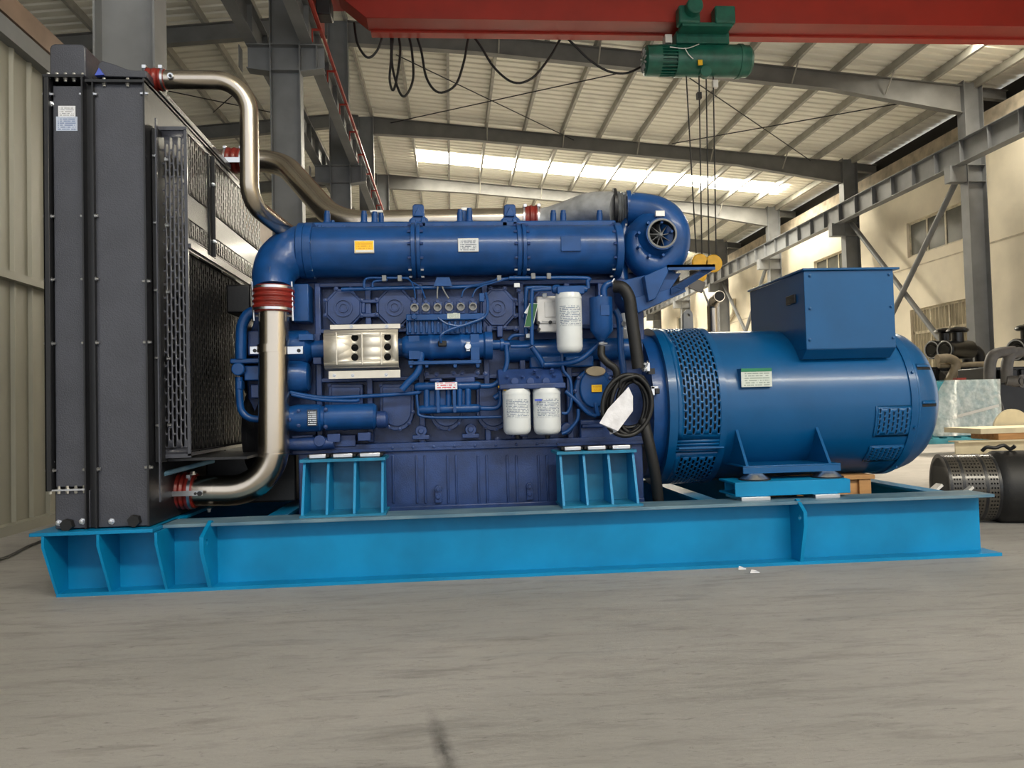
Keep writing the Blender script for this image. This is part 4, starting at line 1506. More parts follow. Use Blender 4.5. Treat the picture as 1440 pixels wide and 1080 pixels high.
part(MB().pbox(722, 424, 740, 430, .50, .08).pbox(722, 440, 740, 446, .50, .08).pbox(736, 424, 742, 446, .49, .1), 'arc_bracket', 'engd', bevel=.004)
part(MB().pbox(684, 458, 692, 474, .47, .1), 'bolt_lug', 'engd', bevel=.004)
part(MB().pbox(699, 458, 707, 474, .47, .1), 'bolt_lug', 'engd', bevel=.004)
# fan drive and pulleys in the dark between guard and engine
b = MB().lathe((-1.20, 0.75, 1.12), (1, 0, 0), [(0, .07), (.06, .07), (.06, .2), (.08, .22), (.10, .19), (.12, .22), (.14, .2), (.14, .1), (.34, .1)], 30)
part(b, 'fan_pulley', 'blk')
b = MB().lathe((-1.12, 0.75, 0.72), (1, 0, 0), [(0, .24), (.03, .26), (.06, .22), (.09, .26), (.12, .24), (.12, .12), (.3, .12)], 30)
part(b, 'crank_pulley', 'blk')
b = MB().pbox(318, 400, 352, 440, .60, .3)
part(b, 'fan_bracket', 'blk', bevel=.01)

# bottom filters, filter block
YFc = 0.30


def can(px0, px1, y0_, y1_, Y, name, band=None):
    cx = (px0 + px1) / 2
    R = ms((px1 - px0) / 2, Y)
    p0, p1 = at(cx, y1_, Y), at(cx, y0_, Y)
    h = (p1 - p0).length
    b = MB().lathe(p0, (0, 0, 1), [(0, R * .72), (0.006, R * .84), (0.016, R * .95), (0.032, R), (h - .03, R), (h - .03, R * 1.02), (h - .02, R * 1.02), (h - .015, R), (h, R * .96)], 36)
    o = part(b, name, 'white')
    # wrapped print: a curved sheet just off the can, round its front
    q = MB()
    za, zb = p0.z + h * (.42 if name == 'fuel_filter' else .35), p0.z + h * .80
    N = 14
    A = []
    for i in range(N + 1):
        an = math.radians(200 + 140 * i / N)
        A.append((p0.x + (R + .0008) * math.cos(an), Y + (R + .0008) * math.sin(an)))
    for i in range(N):
        q.quad((*A[i], za), (*A[i + 1], za), (*A[i + 1], zb), (*A[i], zb))
    q.build('filter_print', 'fprint', o)
    return o


of1 = can(708, 747, 547, 611, YFc, 'oil_filter')
of2 = can(750.5, 789.5, 546, 610.5, YFc, 'oil_filter')
MB().pbox(752, 561, 762, 564, YFc - ms(20, YFc) - .002, .006).build('filter_badge', 'btri', of2)
a = rect(701, 520, 793, 546, YFc)
b = MB().box(a[0], a[1], .24, .46, a[2] - .005, a[2] + .025)
b.prism([(a[0], .30, a[2] + .02), (a[0], .46, a[2] + .02), (a[0], .46, a[3] + .01), (a[0], .38, a[3] + .01)], (1, 0, 0), a[1] - a[0])
fh = part(b, 'filter_head', 'engd', bevel=.006)
for (x, y) in ((713, 532), (735, 532), (757, 531), (779, 530), (752, 523), (776, 522)):
    p = at(x, y, .335)
    b = MB().lathe(p, (0, -.7, .5), [(0, .012), (.006, .012), (.006, .008), (.018, .008)], 6)
    part(b, 'bolt', 'engd', fh)
for px in (724, 746, 768):
    part(MB().pcyl(px, 536, 5, .30, .05), 'filter_boss', 'engd', fh)
for o_, cx in ((of1, 727.5), (of2, 770)):
    p = at(cx, 612, YFc)
    MB().cyl(p, p - V((0, 0, .018)), .016, .012, n=10).build('drain_nut', 'blk', o_)
part(MB().tube([at(702, 544, .26), at(706, 545, .25), at(711, 548, .26)], .008, 8, 3), 'yellow_tag', 'ylab')

# upper filter
uf = can(783, 820, 413, 496, 0.26, 'fuel_filter')
b = MB()
xr(b, 776, 826, 407, [(0, 5), (.1, 7), (.2, 7), (.22, 5.5), (.9, 5.5), (1, 4)], .30)
b.pbox(784, 402, 822, 413, .22, .10)
part(b, 'fuel_filter_head', 'eng', bevel=.004)
# control unit
b = MB().pbox(755, 416, 790, 455, .385, .05).pbox(757, 454, 790, 467, .395, .05)
ecu = part(b, 'control_unit', 'alu', bevel=.006)
b = MB().pbox(762, 450, 790, 452, .380, .02).pbox(766, 424, 788, 446, .381, .01)
part(b, 'case_rib', 'alu', ecu, bevel=.002)
b = MB()
for x, y, r_ in ((774, 453, 2.6), (757, 454, 2.6), (758, 463, 2.4)):
    b.pcyl(x, y, r_, .378, .02, 10)
part(b, 'case_screw', 'blk', ecu)
part(MB().pbox(763, 412, 769, 418, .37, .03), 'connector_cap', 'white', ecu, bevel=.003)
b = MB().prism([at(745, 427, .33), at(756, 427, .335), at(749, 459, .33), at(738, 459, .325)], (0, 1, 0), .003)
tgc = part(b, 'hanging_card', 'gtag')
b = MB().prism([at(745, 427, .338), at(737, 440, .338), at(741, 441, .338), at(746, 429, .338)], (0, 1, 0), .002)
b.prism([at(737.2, 460, .334), at(749.5, 460, .334), at(757, 426.4, .34), at(744.5, 426.4, .334)], (0, 1, 0), .001)
part(b, 'card_back', 'white', tgc)

# oil separator canister
YQ = .30
b = MB()
p = at(846, 464, YQ)
R = ms(16.5, YQ)
h = ms(46, YQ)
b.lathe((p.x, YQ, p.z - ms(16, YQ)), (0, 0, 1), [(0, R * .25), (.004, R * .35), (ms(15, YQ), R), (ms(16, YQ) + h, R), (ms(16, YQ) + h, R * .4), (ms(16, YQ) + h + .012, R * .35)], 28)
sep = part(b, 'oil_separator', 'eng')
part(MB().tube([at(850, 420, YQ), at(849, 408, YQ), at(853, 401, YQ), at(862, 398, YQ)], ms(5, YQ), 12, 5), 'separator_pipe', 'eng', sep)
part(MB().pbox(845, 429, 857, 443, YQ - R - .004, .01), 'separator_label', 'eng', sep)
part(MB().lathe(at(861, 402, .27), (1, 0, .1), [(0, .02), (.018, .02)], 12).tube([at(861, 397, .26), at(864, 392, .26)], .006, 6), 'hose_clamp', 'zinc', sep)
part(MB().lathe(at(846, 483, YQ), (0, 0, 1), [(-.008, .02), (.006, .02)], 12).tube([at(842, 483, .28), at(854, 483, .28)], .006, 6), 'hose_clamp', 'zinc', sep)
part(MB().tube([at(864, 403, .27), at(876, 405, .25), at(885, 420, .24), at(888, 445, .24), at(893, 480, .24), at(898, 518, .24)], ms(9, .25), 18, 6), 'breather_hose', 'rub')
part(MB().tube([at(846, 487, .29), at(846, 500, .28), at(854, 510, .27), at(866, 520, .27), at(868, 540, .28)], ms(5.5, .28), 12, 5), 'drain_hose', 'rub')
part(MB().tube([at(905, 590, .20), at(913, 625, .18), at(921, 665, .2), at(926, 706, .24)], ms(8, .2), 16, 5), 'drain_hose', 'rub')

# round gear cover with yellow label
b = MB().pprism(rnd(836, 550, 29, .42, 28, sy=1.15), .43, .1).pprism(rnd(836, 546, 23, .40, 28, sx=.9, sy=1.2), .405, .05)
gc = part(b, 'gear_cover', 'eng', bevel=.008)
b = MB().pprism(rnd(838, 522, 14, .4, 20, sy=.5), .385, .06)
part(b, 'filler_cap', 'tan', gc, bevel=.004)
part(MB().pbox(832, 541, 846.5, 551, .395, .008), 'cover_label', 'ylab', gc)
part(MB().pprism([(835, 566), (840, 566), (845, 585), (838, 586)], .395, .05), 'cover_rib', 'eng', gc, bevel=.006)
bolts([(836 + 27 * math.cos(math.radians(a_)), 550 + 31 * math.sin(math.radians(a_))) for a_ in range(0, 360, 36)], .43, 2.2, parent=gc)
part(MB().pbox(816, 590, 866, 622, .46, .06).pbox(818, 596, 850, 602, .44, .04).pcyl(797, 603, 9, .43, .06), 'cover_base', 'engd', bevel=.008)
part(MB().pbox(795, 500, 835, 516, .42, .08).pbox(745, 500, 790, 518, .44, .06), 'coolant_duct', 'eng', bevel=.01)
b = MB()
xr(b, 712, 900, 492, [(0, 16), (1, 16)], .52)
part(b, 'coolant_duct', 'eng')
part(MB().pcyl(878, 455, 4, .33, .05).pbox(874, 440, 882, 470, .36, .05).pbox(872, 462, 884, 476, .35, .04), 'sensor', 'zinc', bevel=.003)

# turbocharger
YT = 0.50
tb = MB()
pth = [(897, 330, 15), (893, 345, 17), (898, 362, 20), (911, 373, 22), (927, 374, 22), (940, 362, 23.5), (946, 345, 24.5), (945, 325, 25), (937, 310, 25), (922, 300, 24.5), (905, 296, 24), (887, 294, 24)]
tb.tube([at(x, y, YT + .02 * (i > 7) * (i - 7)) for i, (x, y, r_) in enumerate(pth)], [ms(r_, YT) for x, y, r_ in pth], 26, 6)
tur = part(tb, 'turbocharger', 'eng')
b = MB()
p = at(922, 336, YT)
rr = ms(1, YT)
b.lathe((p.x, YT + .06, p.z), (0, -1, 0), [(0, 42 * rr), (.08, 40 * rr), (.12, 31 * rr), (.15, 24 * rr), (.165, 22.5 * rr), (.195, 22.5 * rr), (.195, 19.2 * rr)], 40, (True, False))
part(b, 'compressor_cover', 'eng', tur)
b = MB().lathe((p.x, YT - .136, p.z), (0, -1, 0), [(0, 19.5 * rr), (.002, 21 * rr), (.004, 19 * rr), (.002, 18.2 * rr)], 40, (False, False))
part(b, 'inlet_rim', 'steel', tur)
b = MB().lathe((p.x, YT - .08, p.z), (0, -1, 0), [(-.03, 19 * rr), (0.0, 19 * rr), (.054, 19.1 * rr)], 36, (True, False))
part(b, 'inlet_bore', 'dark', tur)
b = MB()
for k in range(9):
    a_ = 2 * PI * k / 9
    u = V((math.cos(a_), 0, math.sin(a_)))
    v = V((-math.sin(a_), 0, math.cos(a_)))
    c0 = V((p.x, YT - .07, p.z))
    b.prism([c0 + u * 4 * rr + V((0, -.03, 0)), c0 + u * 17 * rr + v * 3 * rr + V((0, -.012, 0)), c0 + u * 17 * rr + v * 5 * rr + V((0, .012, 0)), c0 + u * 4 * rr + v * 1 * rr + V((0, .01, 0))], v, .003)
b.lathe((p.x, YT - .06, p.z), (0, -1, 0), [(0, 5.5 * rr), (.03, 4.5 * rr), (.05, 3 * rr), (.055, 1.5 * rr)], 14)
part(b, 'compressor_wheel', 'steel', tur)
for a_ in range(20, 380, 45):
    b = MB()
    p2 = at(922 + 25 * math.cos(math.radians(a_)), 336 + 25 * math.sin(math.radians(a_)), YT - .12)
    b.cyl(p2 + V((0, .06, 0)), p2 - V((0, .006, 0)), 2.0 * rr, n=8)
    part(b, 'cover_screw', 'eng', tur)
ax = V((1, -0.15, 0)).normalized()
b = MB().lathe(at(881, 294, YT + .1), ax, [(0, ms(27, YT)), (.022, ms(27, YT))], 30)
part(b, 'outlet_flange', 'eng', tur)
for a_ in range(0, 360, 60):
    b = MB()
    q = at(881, 294, YT + .1) + V((0, math.cos(math.radians(a_ + 20)), math.sin(math.radians(a_ + 20)))) * ms(24.5, YT)
    b.cyl(q - ax * .014, q + ax * .03, .008, n=6)
    part(b, 'flange_bolt', 'zinc', tur)
part(MB().pbox(922, 296, 935, 304, YT - .10, .02), 'turbo_plate', 'alu', tur, bevel=.002)
b = MB().lathe((p.x + .02, YT + .10, p.z - .02), (0, 1, 0), [(0, .12), (.1, .1), (.1, .15), (.28, .15), (.32, .1)], 26)
part(b, 'turbine_housing', 'engd', tur)
part(MB().tube([at(900, 300, .62), at(880, 320, .62), at(874, 345, .6), at(874, 395, .56)], ms(10, .6), 12, 5), 'turbo_pipe', 'eng', tur)

# turbo bracket and platform
b = MB().pprism([(872, 395), (945, 378), (950, 384), (958, 384), (930, 426), (898, 440), (884, 436), (874, 420)], .40, .5)
b.pprism([(906, 388), (938, 374), (940, 382), (922, 420), (912, 424)], .34, .06)
br = part(b, 'turbo_bracket', 'eng', bevel=.004)
z1, z0 = at(970, 373, .36).z, at(970, 376.5, .36).z
xa, xb = at(938, 373, .36).x, at(1004, 373, .36).x
b = MB()
b.box(xa, xb, .34, .355, at(1000, 380, .36).z, z1)
b.prism([(xa, .34, z1), (xb, .34, z1), (xb, .34, z0), (xa, .34, z0)], (0, 1, 0), .02)
b.prism([at(1004, 371, .36), at(1004, 379, .36), at(958, 408, .36), at(944, 414, .36), at(944, 405, .36), at(990, 378, .36)], (0, 1, 0), .02)
b.prism([at(1004, 371, .36), at(1004, 379, .36), at(958, 408, .36), at(944, 414, .36), at(944, 405, .36), at(990, 378, .36)], (0, 1, 0), .02)
b.box(xb - .03, xb, .355, 1.1, z0 - .01, z1).box(xa, xb, 1.08, 1.1, z0 - .02, z1).box(xa, xa + .08, .355, 1.1, z0, z1)
part(b, 'bracket_frame', 'eng', br)
b = MB().pprism([(893, 418), (962, 401), (965, 410), (897, 440)], .38, .4)
part(b, 'bracket_gusset', 'eng', br, bevel=.003)

# flywheel housing
xF0, xF1 = at(893, 550, .75).x, at(930, 550, .75).x
b = MB().lathe((xF0, .75, .80), (1, 0, 0), [(0, .36), (0, .42), (.05, .42), (xF1 - xF0 - .02, .40), (xF1 - xF0, .43), (xF1 - xF0 + .02, .43)], 48)
fly = part(b, 'flywheel_housing', 'eng')
for a_ in range(100, 270, 14):
    b = MB()
    q = V((xF1 + .012, .75 + .415 * math.cos(math.radians(a_ + 5)), .80 + .415 * math.sin(math.radians(a_ + 5))))
    b.cyl(q - V((.03, 0, 0)), q, .009, n=6)
    part(b, 'bolt', 'engd', fly)
p = at(909, 516, .24)
b = MB()
for k in range(9):
    d = V((random.uniform(-1, 1), random.uniform(-.4, .4), random.uniform(-1, 1))).normalized()
    b.tube([p, p + d * .022 + V((0, -.01, 0)), p + d * .03], .0045, 6)
b.pbox(905, 510, 914, 522, .235, .02)
part(b, 'ground_terminal', 'zinc', fly, bevel=.001)
part(MB().pbox(912, 518, 921, 526, .25, .05), 'terminal_block', 'blk', fly)
part(MB().pbox(916, 543, 921, 556, .29, .05).pbox(916, 543, 926, 547, .29, .05), 'pickup_bracket', 'zinc', fly, bevel=.002)
part(MB().pbox(921, 546, 928, 554, .285, .06), 'pickup_body', 'blk', fly, bevel=.004)

# ------------------------------------------------------------------ alternator
AZ, AY, AR = 0.797, 0.75, 0.43
AL = thing('alternator', (1.95, AY, 0.33), 'bright blue cylindrical alternator with terminal box on the right of the engine', 'alternator')
t = AL
xa = lambda px: at(px, 560, AY - .2).x
xA, xB, xC = xa(931), xa(999), xa(1250)
b = MB().lathe((xB, AY, AZ), (1, 0, 0), [(0, AR * .9), (0, AR), (xC - xB, AR)], 64)
body = part(b, 'stator_housing', 'alt', t)
RR = AR + .022
b = MB().lathe((xA - .03, AY, AZ), (1, 0, 0), [(0, RR * .8), (0, RR + .006), (.045, RR + .006), (.045, RR - .03), (xB - xA, RR - .03), (xB - xA, RR + .004), (xB - xA + .035, RR + .004), (xB - xA + .04, AR)], 64)
part(b, 'adaptor_frame', 'alt', t)
part(MB().lathe((xA, AY, AZ), (1, 0, 0), [(0, RR - .02), (xB - xA, RR - .02)], 48), 'inner_drum', 'dark', t)
u0_, u1_ = xA + .014, xB + .001


def cyl_panel(a0, a1, cols, rows, hw, hh, mg, name='louvre_screen'):
    q = MB()
    Lr = math.radians(a1 - a0) * RR
    q.perf(lambda u, v: V((u0_ + u, AY + RR * math.cos(math.radians(a0) + v / RR), AZ + RR * math.sin(math.radians(a0) + v / RR))), u1_ - u0_, Lr, cols, rows, hw, hh, True, mg)
    return part(q, name, 'alt', t, thick=.003)


cyl_panel(62, 204, 9, 24, .0125, .034, (.03, .03))
cyl_panel(214, 262, 9, 8, .0125, .034, (.03, .03))
q = MB()
for a0, a1 in ((204, 214),):
    n = 4
    for i in range(n):
        f = lambda u, k: (u, AY + RR * math.cos(math.radians(a0 + (a1 - a0) * k / n)), AZ + RR * math.sin(math.radians(a0 + (a1 - a0) * k / n)))
        q.quad(f(u0_, i), f(u1_, i), f(u1_, i + 1), f(u0_, i + 1))
part(q, 'louvre_band', 'alt', t, thick=.004)
p = (AY + (RR + .012) * math.cos(math.radians(209)), AZ + (RR + .012) * math.sin(math.radians(209)))
part(MB().box(u0_ + .01, u1_ - .01, p[0] - .012, p[0] + .03, p[1] - .006, p[1] + .002), 'louvre_lip', 'alt', t)
q = MB()
Rl = AR - .0005
# drive-end/non-drive-end vents cut in a slightly raised sheet
xv0, xv1 = xa(1200), xa(1254)


def vent(a0, a1, cols, rows, hw, hh):
    q = MB()
    Rv = AR + .004
    q.perf(lambda u, v: V((xv0 + u, AY + Rv * math.cos(math.radians(a0) + v / Rv), AZ + Rv * math.sin(math.radians(a0) + v / Rv))), xv1 - xv0, math.radians(a1 - a0) * Rv, cols, rows, hw, hh, True, (.012, .012))
    o = part(q, 'vent_screen', 'alt', t, thick=.003)
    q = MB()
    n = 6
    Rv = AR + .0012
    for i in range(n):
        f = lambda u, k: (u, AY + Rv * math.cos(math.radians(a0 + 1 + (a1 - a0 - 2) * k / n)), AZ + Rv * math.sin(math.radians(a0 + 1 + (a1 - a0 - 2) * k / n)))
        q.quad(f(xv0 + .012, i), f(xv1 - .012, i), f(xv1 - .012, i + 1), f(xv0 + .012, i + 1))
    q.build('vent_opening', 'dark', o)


vent(184, 207, 8, 5, .0075, .024)
vent(215, 232, 8, 5, .0075, .017)
# end frame and rounded end cover
b = MB().lathe((xC - .01, AY, AZ), (1, 0, 0), [(0, AR), (0, AR + .008), (.04, AR + .008), (.05, AR - .004), (.06, AR - .004)], 64)
part(b, 'end_frame', 'alt', t)
b = MB().lathe((xC + .045, AY, AZ), (1, 0, 0), [(0, AR - .008), (.04, AR - .012), (.09, AR - .03), (.14, AR - .065), (.18, AR - .115), (.205, AR - .18), (.215, AR - .26), (.217, .02)], 64)
ec = part(b, 'end_cover', 'alt', t)
cov = [(0, AR - .008), (.04, AR - .012), (.09, AR - .03), (.14, AR - .065), (.18, AR - .115)]


def cov_pt(tt, z, off):
    for (ta, ra), (tb_, rb) in zip(cov, cov[1:]):
        if ta <= tt <= tb_:
            rr_ = ra + (rb - ra) * (tt - ta) / (tb_ - ta)
            return (xC + .045 + tt, AY - math.sqrt(max(1e-4, (rr_ + off) ** 2 - (z - AZ) ** 2)), z)


for za in (AZ + .165, AZ - .04):
    b, q = MB(), MB()
    for i in range(8):
        t0, t1 = .015 + .0135 * i, .015 + .0135 * (i + 1)
        b.quad(cov_pt(t0, za, .0015), cov_pt(t1, za, .0015), cov_pt(t1, za + .016, .0015), cov_pt(t0, za + .016, .0015))
        q.quad(cov_pt(t0, za + .016, .006), cov_pt(t1, za + .016, .006), cov_pt(t1, za + .034, .0), cov_pt(t0, za + .034, .0))
    bmesh.ops.remove_doubles(b.bm, verts=b.bm.verts, dist=1e-5)
    bmesh.ops.remove_doubles(q.bm, verts=q.bm.verts, dist=1e-5)
    b.build('cover_louvre', 'dark', ec)
    q.build('cover_hood', 'alt', ec, thick=.002)
for a_ in (120, 160, 200, 240):
    b = MB()
    q = V((xC + .015, AY + (AR + .006) * math.cos(math.radians(a_)), AZ + (AR + .006) * math.sin(math.radians(a_))))
    b.cyl(q, q + V((0, .012 * math.cos(math.radians(a_)), .012 * math.sin(math.radians(a_)))), .008, n=6)
    part(b, 'bolt', 'alt', t)
# terminal box
a = rect(1132, 377, 1258, 490, .30)
bx0, bx1, bz0, bz1 = a
b = MB()
b.box(bx0, bx1, .30, 1.05, bz0, bz1 - .012)
b.prism([(bx0, .30, bz0), (bx0, .36, bz0 - .05), (bx0, .9, bz0 - .05), (bx0, 1.05, bz0)], (1, 0, 0), bx1 - bx0)
tbx = part(b, 'terminal_box', 'alt', t, bevel=.003)
MB().box(bx0 - .012, bx1 + .03, .285, 1.06, bz1 - .012, bz1).build('box_lid', 'alt', tbx, bevel=.002)
for px, py in ((1139, 388), (1139, 434), (1139, 478), (1250, 386), (1253, 431), (1256, 475)):
    p = at(px, py, .30)
    bolt(tbx, (p.x, .30, p.z), (0, -1, 0), .007, .006, 'alt')
p = atX(1113, 422, bx0)
MB().box(bx0 - .012, bx0, p.y - .06, p.y + .05, p.z - .025, p.z + .025).build('breaker_switch', 'blk', tbx, bevel=.003)
part(MB().box(bx0 - .02, bx1 + .01, .42, 1.08, AZ + AR * .55, bz0 - .02), 'box_base', 'alt', t)
# name plate
a = rect(1041, 518, 1084, 544, AY - AR)
pl = MB().box(a[0], a[1], AY - AR - .012, AY - AR + .08, a[2], a[3])
pl.build('plate_backing', 'alt', t)
o = MB().box(a[0], a[1], AY - AR - .014, AY - AR - .011, a[2], a[3])
o.build('nameplate', 'aplate', t)
zz = a[3] - (a[3] - a[2]) * .18
MB().box(a[0], a[1], AY - AR - .016, AY - AR - .012, zz, a[3]).build('plate_band', 'gband', t)
# feet on rubber isolators, both sides
fz0 = at(1110, 664, .22).z
fz1 = at(1110, 653, .22).z
fx0, fx1 = at(1043, 660, .22).x, at(1180, 660, .22).x
for s in (1, -1):
    Yc = lambda y: AY + (y - AY) * s
    b = MB().box(fx0, fx1, Yc(.20), Yc(.62), fz1 - .008, fz1).box(fx0, fx1, Yc(.20), Yc(.208), fz0, fz1 - .008)
    ft = part(b, 'mounting_foot', 'alt', t, bevel=.002)
    for x in (fx0 + .02, fx1 - .06):
        b = MB().prism([(x, Yc(.21), fz1), (x, Yc(.55), fz1), (x, Yc(.47), fz1 + .17), (x, Yc(.345), fz1 + .19)], (1, 0, 0), .014)
        b.build('foot_gusset', 'alt', ft)
    if s == 1:
        for px in (1061, 1163):
            p = at(px, 672, .22)
            h = fz0 - ABZ
            b = MB().lathe((p.x, .22, ABZ), (0, 0, 1), [(0, .075), (.006, .075), (h * .45, .066), (h * .8, .05), (h, .04)], 28)
            io = part(b, 'vibration_isolator', 'zinc', t)
            MB().lathe((p.x, .22, ABZ - .002), (0, 0, 1), [(0, .082), (.008, .082)], 28).build('isolator_rubber', 'rub', io)
# lifting eye on top of the louvre ring
p = at(967, 452, .75)
b = MB()
Ro, Ri = .03, .011
n = 24
zc_ = AZ + RR + .05
for sgn in (1,):
    pr = [(p.x - .03, AZ + RR - .02), (p.x + .03, AZ + RR - .02)] + [(p.x + .028 * math.cos(a_ * PI / 12), zc_ + .03 + .035 * math.sin(a_ * PI / 12)) for a_ in range(0, 13)]
    A = [b.bm.verts.new((x, .735, z)) for x, z in pr]
    B = [b.bm.verts.new((x, .765, z)) for x, z in pr]
    H = [[b.bm.verts.new((p.x + Ri * math.cos(k * PI / 8), yy, zc_ + .03 + Ri * math.sin(k * PI / 8))) for k in range(16)] for yy in (.735, .765)]
    for R_, H_ in ((A, H[0]), (B, H[1])):
        ed = [b.bm.edges.new((q[i], q[(i + 1) % len(q)])) for q in (R_, H_) for i in range(len(q))]
        bmesh.ops.triangle_fill(b.bm, edges=ed, use_beauty=True)
    for i in range(len(A)):
        b.bm.faces.new((A[i], A[(i + 1) % len(A)], B[(i + 1) % len(A)], B[i]))
    for i in range(16):
        b.bm.faces.new((H[0][i], H[0][(i + 1) % 16], H[1][(i + 1) % 16], H[1][i]))
part(b, 'lifting_eye', 'steel', t)
# ------------------------------------------------------------------ loose things on the set
cc = at(884, 571, .22)
b = MB()
pts = []
turns = 7
random.seed(3)
loops = [(0, 0, 1.08, 1.0), (5, -1, .86, .98), (-2, 2, .98, .9), (9, -2, .72, .94), (-4, 1, .9, .95), (6, 3, .6, .86), (3, -3, .98, .8)]
N = 22
for k in range(turns):
    ox, oy, sx, sy = loops[k]
    for i in range(N):
        a_ = 2 * PI * i / N - 1.3
        x = 882 + ox + 32 * sx * math.cos(a_) + (a_ * 0)
        y = 570 + oy + 43 * sy * math.sin(a_)
        pts.append(at(x + (y - 570) * -.06, y, .17 + .011 * k))
o = MB().tube([at(872, 545, .18), at(874, 535, .17)] + pts + [at(885, 530, .25)], ms(3.2, .2), 10, 2).build('cable_coil', 'cable')
tag(o, 'coil of thick black cable hanging at the rear end of the engine', 'cable')
o = MB().prism([at(884, 544, .155), at(890, 557, .15), at(890, 578, .15), at(869, 606, .145), at(843, 595, .15), at(855, 575, .15)], (0, 1, 0), .004)
o.prism([at(843, 595, .15), at(869, 606, .145), at(858, 611, .17), at(856, 603, .17)], (0, 1, 0), .003)
tag(o.build('paper_bag', 'paper'), 'white paper bag tucked into the black cable coil', 'paper')

# ------------------------------------------------------------------ behind the set on the right
# black perforated drum
R = .212
o = at(1322, 703, 1.12)
o.z = R + .008
ax = V((1, -0.30, 0)).normalized()
dr = thing('exhaust_silencer', o + ax * .5, 'black perforated steel drum lying on the floor behind the right end of the skid', 'drum')
u = V((0, 0, 1)); v = ax.cross(u)
L_ = .29
n = 40
for k, (s0, s1) in enumerate(((.012, .075), (.09, .205), (.22, .285))):
    b = MB()
    b.perf(lambda a_, c_: o + ax * (s0 + a_) + u * (R * math.cos(c_ / R)) + v * (R * math.sin(c_ / R)), s1 - s0, 2 * PI * R * .999, max(3, int((s1 - s0) / .02)), 48, .010, .012, False, (.008, 0))
    b.build('perforated_shell', 'drum', dr)
MB().lathe(o, ax, [(0, R * .9), (.29, R * .9)], 32).build('inner_drum', 'dark', dr)
b = MB()
for s in (0, .074, .204, .28):
    b.lathe(o + ax * s, ax, [(0, R * .92), (0, R + .002), (.017, R + .002), (.017, R * .92)], 36)
b.build('shell_band', 'blk', dr)
MB().lathe(o + ax * .297, ax, [(0, R), (.03, R + .02), (.06, R + .02), (.5, R + .02), (.5, .05)], 36).build('end_drum', 'rub', dr)
for px, py in ((1315, 687), (1358, 690)):
    q = at(px, py, .915 if px < 1330 else .885)
    MB().obox(q, (1, 0, .75), (0, 1, 0), (-.75, 0, 1), .04, .03, .008).build('pale_tag', 'alu', dr)
c0 = o + ax * .32 + u * (R + .020)
b = MB().tube([c0 + V((-.07, 0, .0)), c0 + V((-.05, -.02, .025)), c0 + V((0, -.03, .02)), c0 + V((.05, -.04, .035)), c0 + V((.1, -.03, .01)), c0 + V((.12, -.05, .03))], .012, 8, 4)
b.build('tie_strap', 'rub', dr)

# wooden crate in the skid bay
CY = .52
a = rect(1120, 669, 1230, 697, CY)
cr = thing('wooden_crate', (a[1] - .2, CY + .25, 0), 'low wooden crate on the floor behind the alternator support beam', 'crate')
z1 = a[3]
MB().box(a[0], a[1] - .02, CY + .02, CY + .48, .02, z1 - .025).build('crate_body', 'wood', cr)
b = MB()
for x in (a[0], a[1] - .09, (a[0] + a[1]) / 2):
    b.box(x, x + .07, CY, CY + .02, 0, z1 - .02)
b.box(a[0], a[1], CY - .01, CY + .5, z1 - .025, z1)
b.box(a[0] + .07, a[1] - .09, CY + .005, CY + .02, .12, .2)
b.build('crate_batten', 'wood', cr, bevel=.003)

# cream steel beams and plates on the floor
def ibeam(px0, Y, x1, h, w_, label, name, m='beige', z=0.0):
    x0 = at(px0, 620, Y).x
    b = MB().box(x0, x1, Y, Y + w_, z, z + .02).box(x0, x1, Y, Y + w_, z + h - .02, z + h).box(x0 + .02, x1, Y + w_ / 2 - .008, Y + w_ / 2 + .008, z + .02, z + h - .02)
    return tag(b.build(name, m), label, 'beam')


ibeam(1348, 6.2, 9.5, .20, .22, 'cream steel beam lying on the floor nearest the black drum', 'steel_beam')
zt = .20
b = MB().box(at(1360, 610, 6.5).x, 9.6, 6.22, 7.0, .29, .36)
tag(b.build('steel_plate', 'beige'), 'thick cream steel plate stacked on top of the cream beam', 'plate')
b = MB().box(at(1393, 620, 6.4).x, 9.4, 6.24, 6.8, .20, .29)
tag(b.build('timber_packing', 'wood'), 'brown timber packing between cream beam and cream plate', 'timber')
p = at(1424, 592, 7.06)
b = MB().lathe((p.x, 7.06, .30), (0, 1, 0), [(0, .30), (.03, .30)], 40)
tag(b.build('round_plate', 'beige'), 'round cream flange plate standing upright behind the cream plate', 'plate')

# pale teal case wrapped in plastic, on a teal pallet
Yk = 9.0
a = rect(1320, 534, 1407, 622, Yk)
pal = MB()
x0 = at(1286, 620, Yk).x
for yy in (Yk - .1, Yk + .5, Yk + 1.0):
    pal.box(x0, a[1] + .1, yy, yy + .08, 0, .09)
for i in range(7):
    xx = x0 + (a[1] + .1 - x0 - .12) * i / 6
    pal.box(xx, xx + .12, Yk - .1, Yk + 1.08, .09, .11)
tag(pal.build('pallet', 'tealbox'), 'teal pallet on the floor under the wrapped case', 'pallet')
bx = thing('equipment_case', ((a[0] + a[1]) / 2, Yk + .45, .11), 'pale teal case loosely wrapped in clear plastic film', 'case')
MB().box(a[0] + .02, a[1] - .04, Yk + .06, Yk + .9, .11, a[3] - .02).build('case_body', 'tealbox', bx, bevel=.01)
MB().box(x0 + .25, a[0] + .02, Yk + .1, Yk + .8, .11, .26).build('case_foot', 'tealbox', bx)
b = MB()
nx, nz = 30, 18
G = []
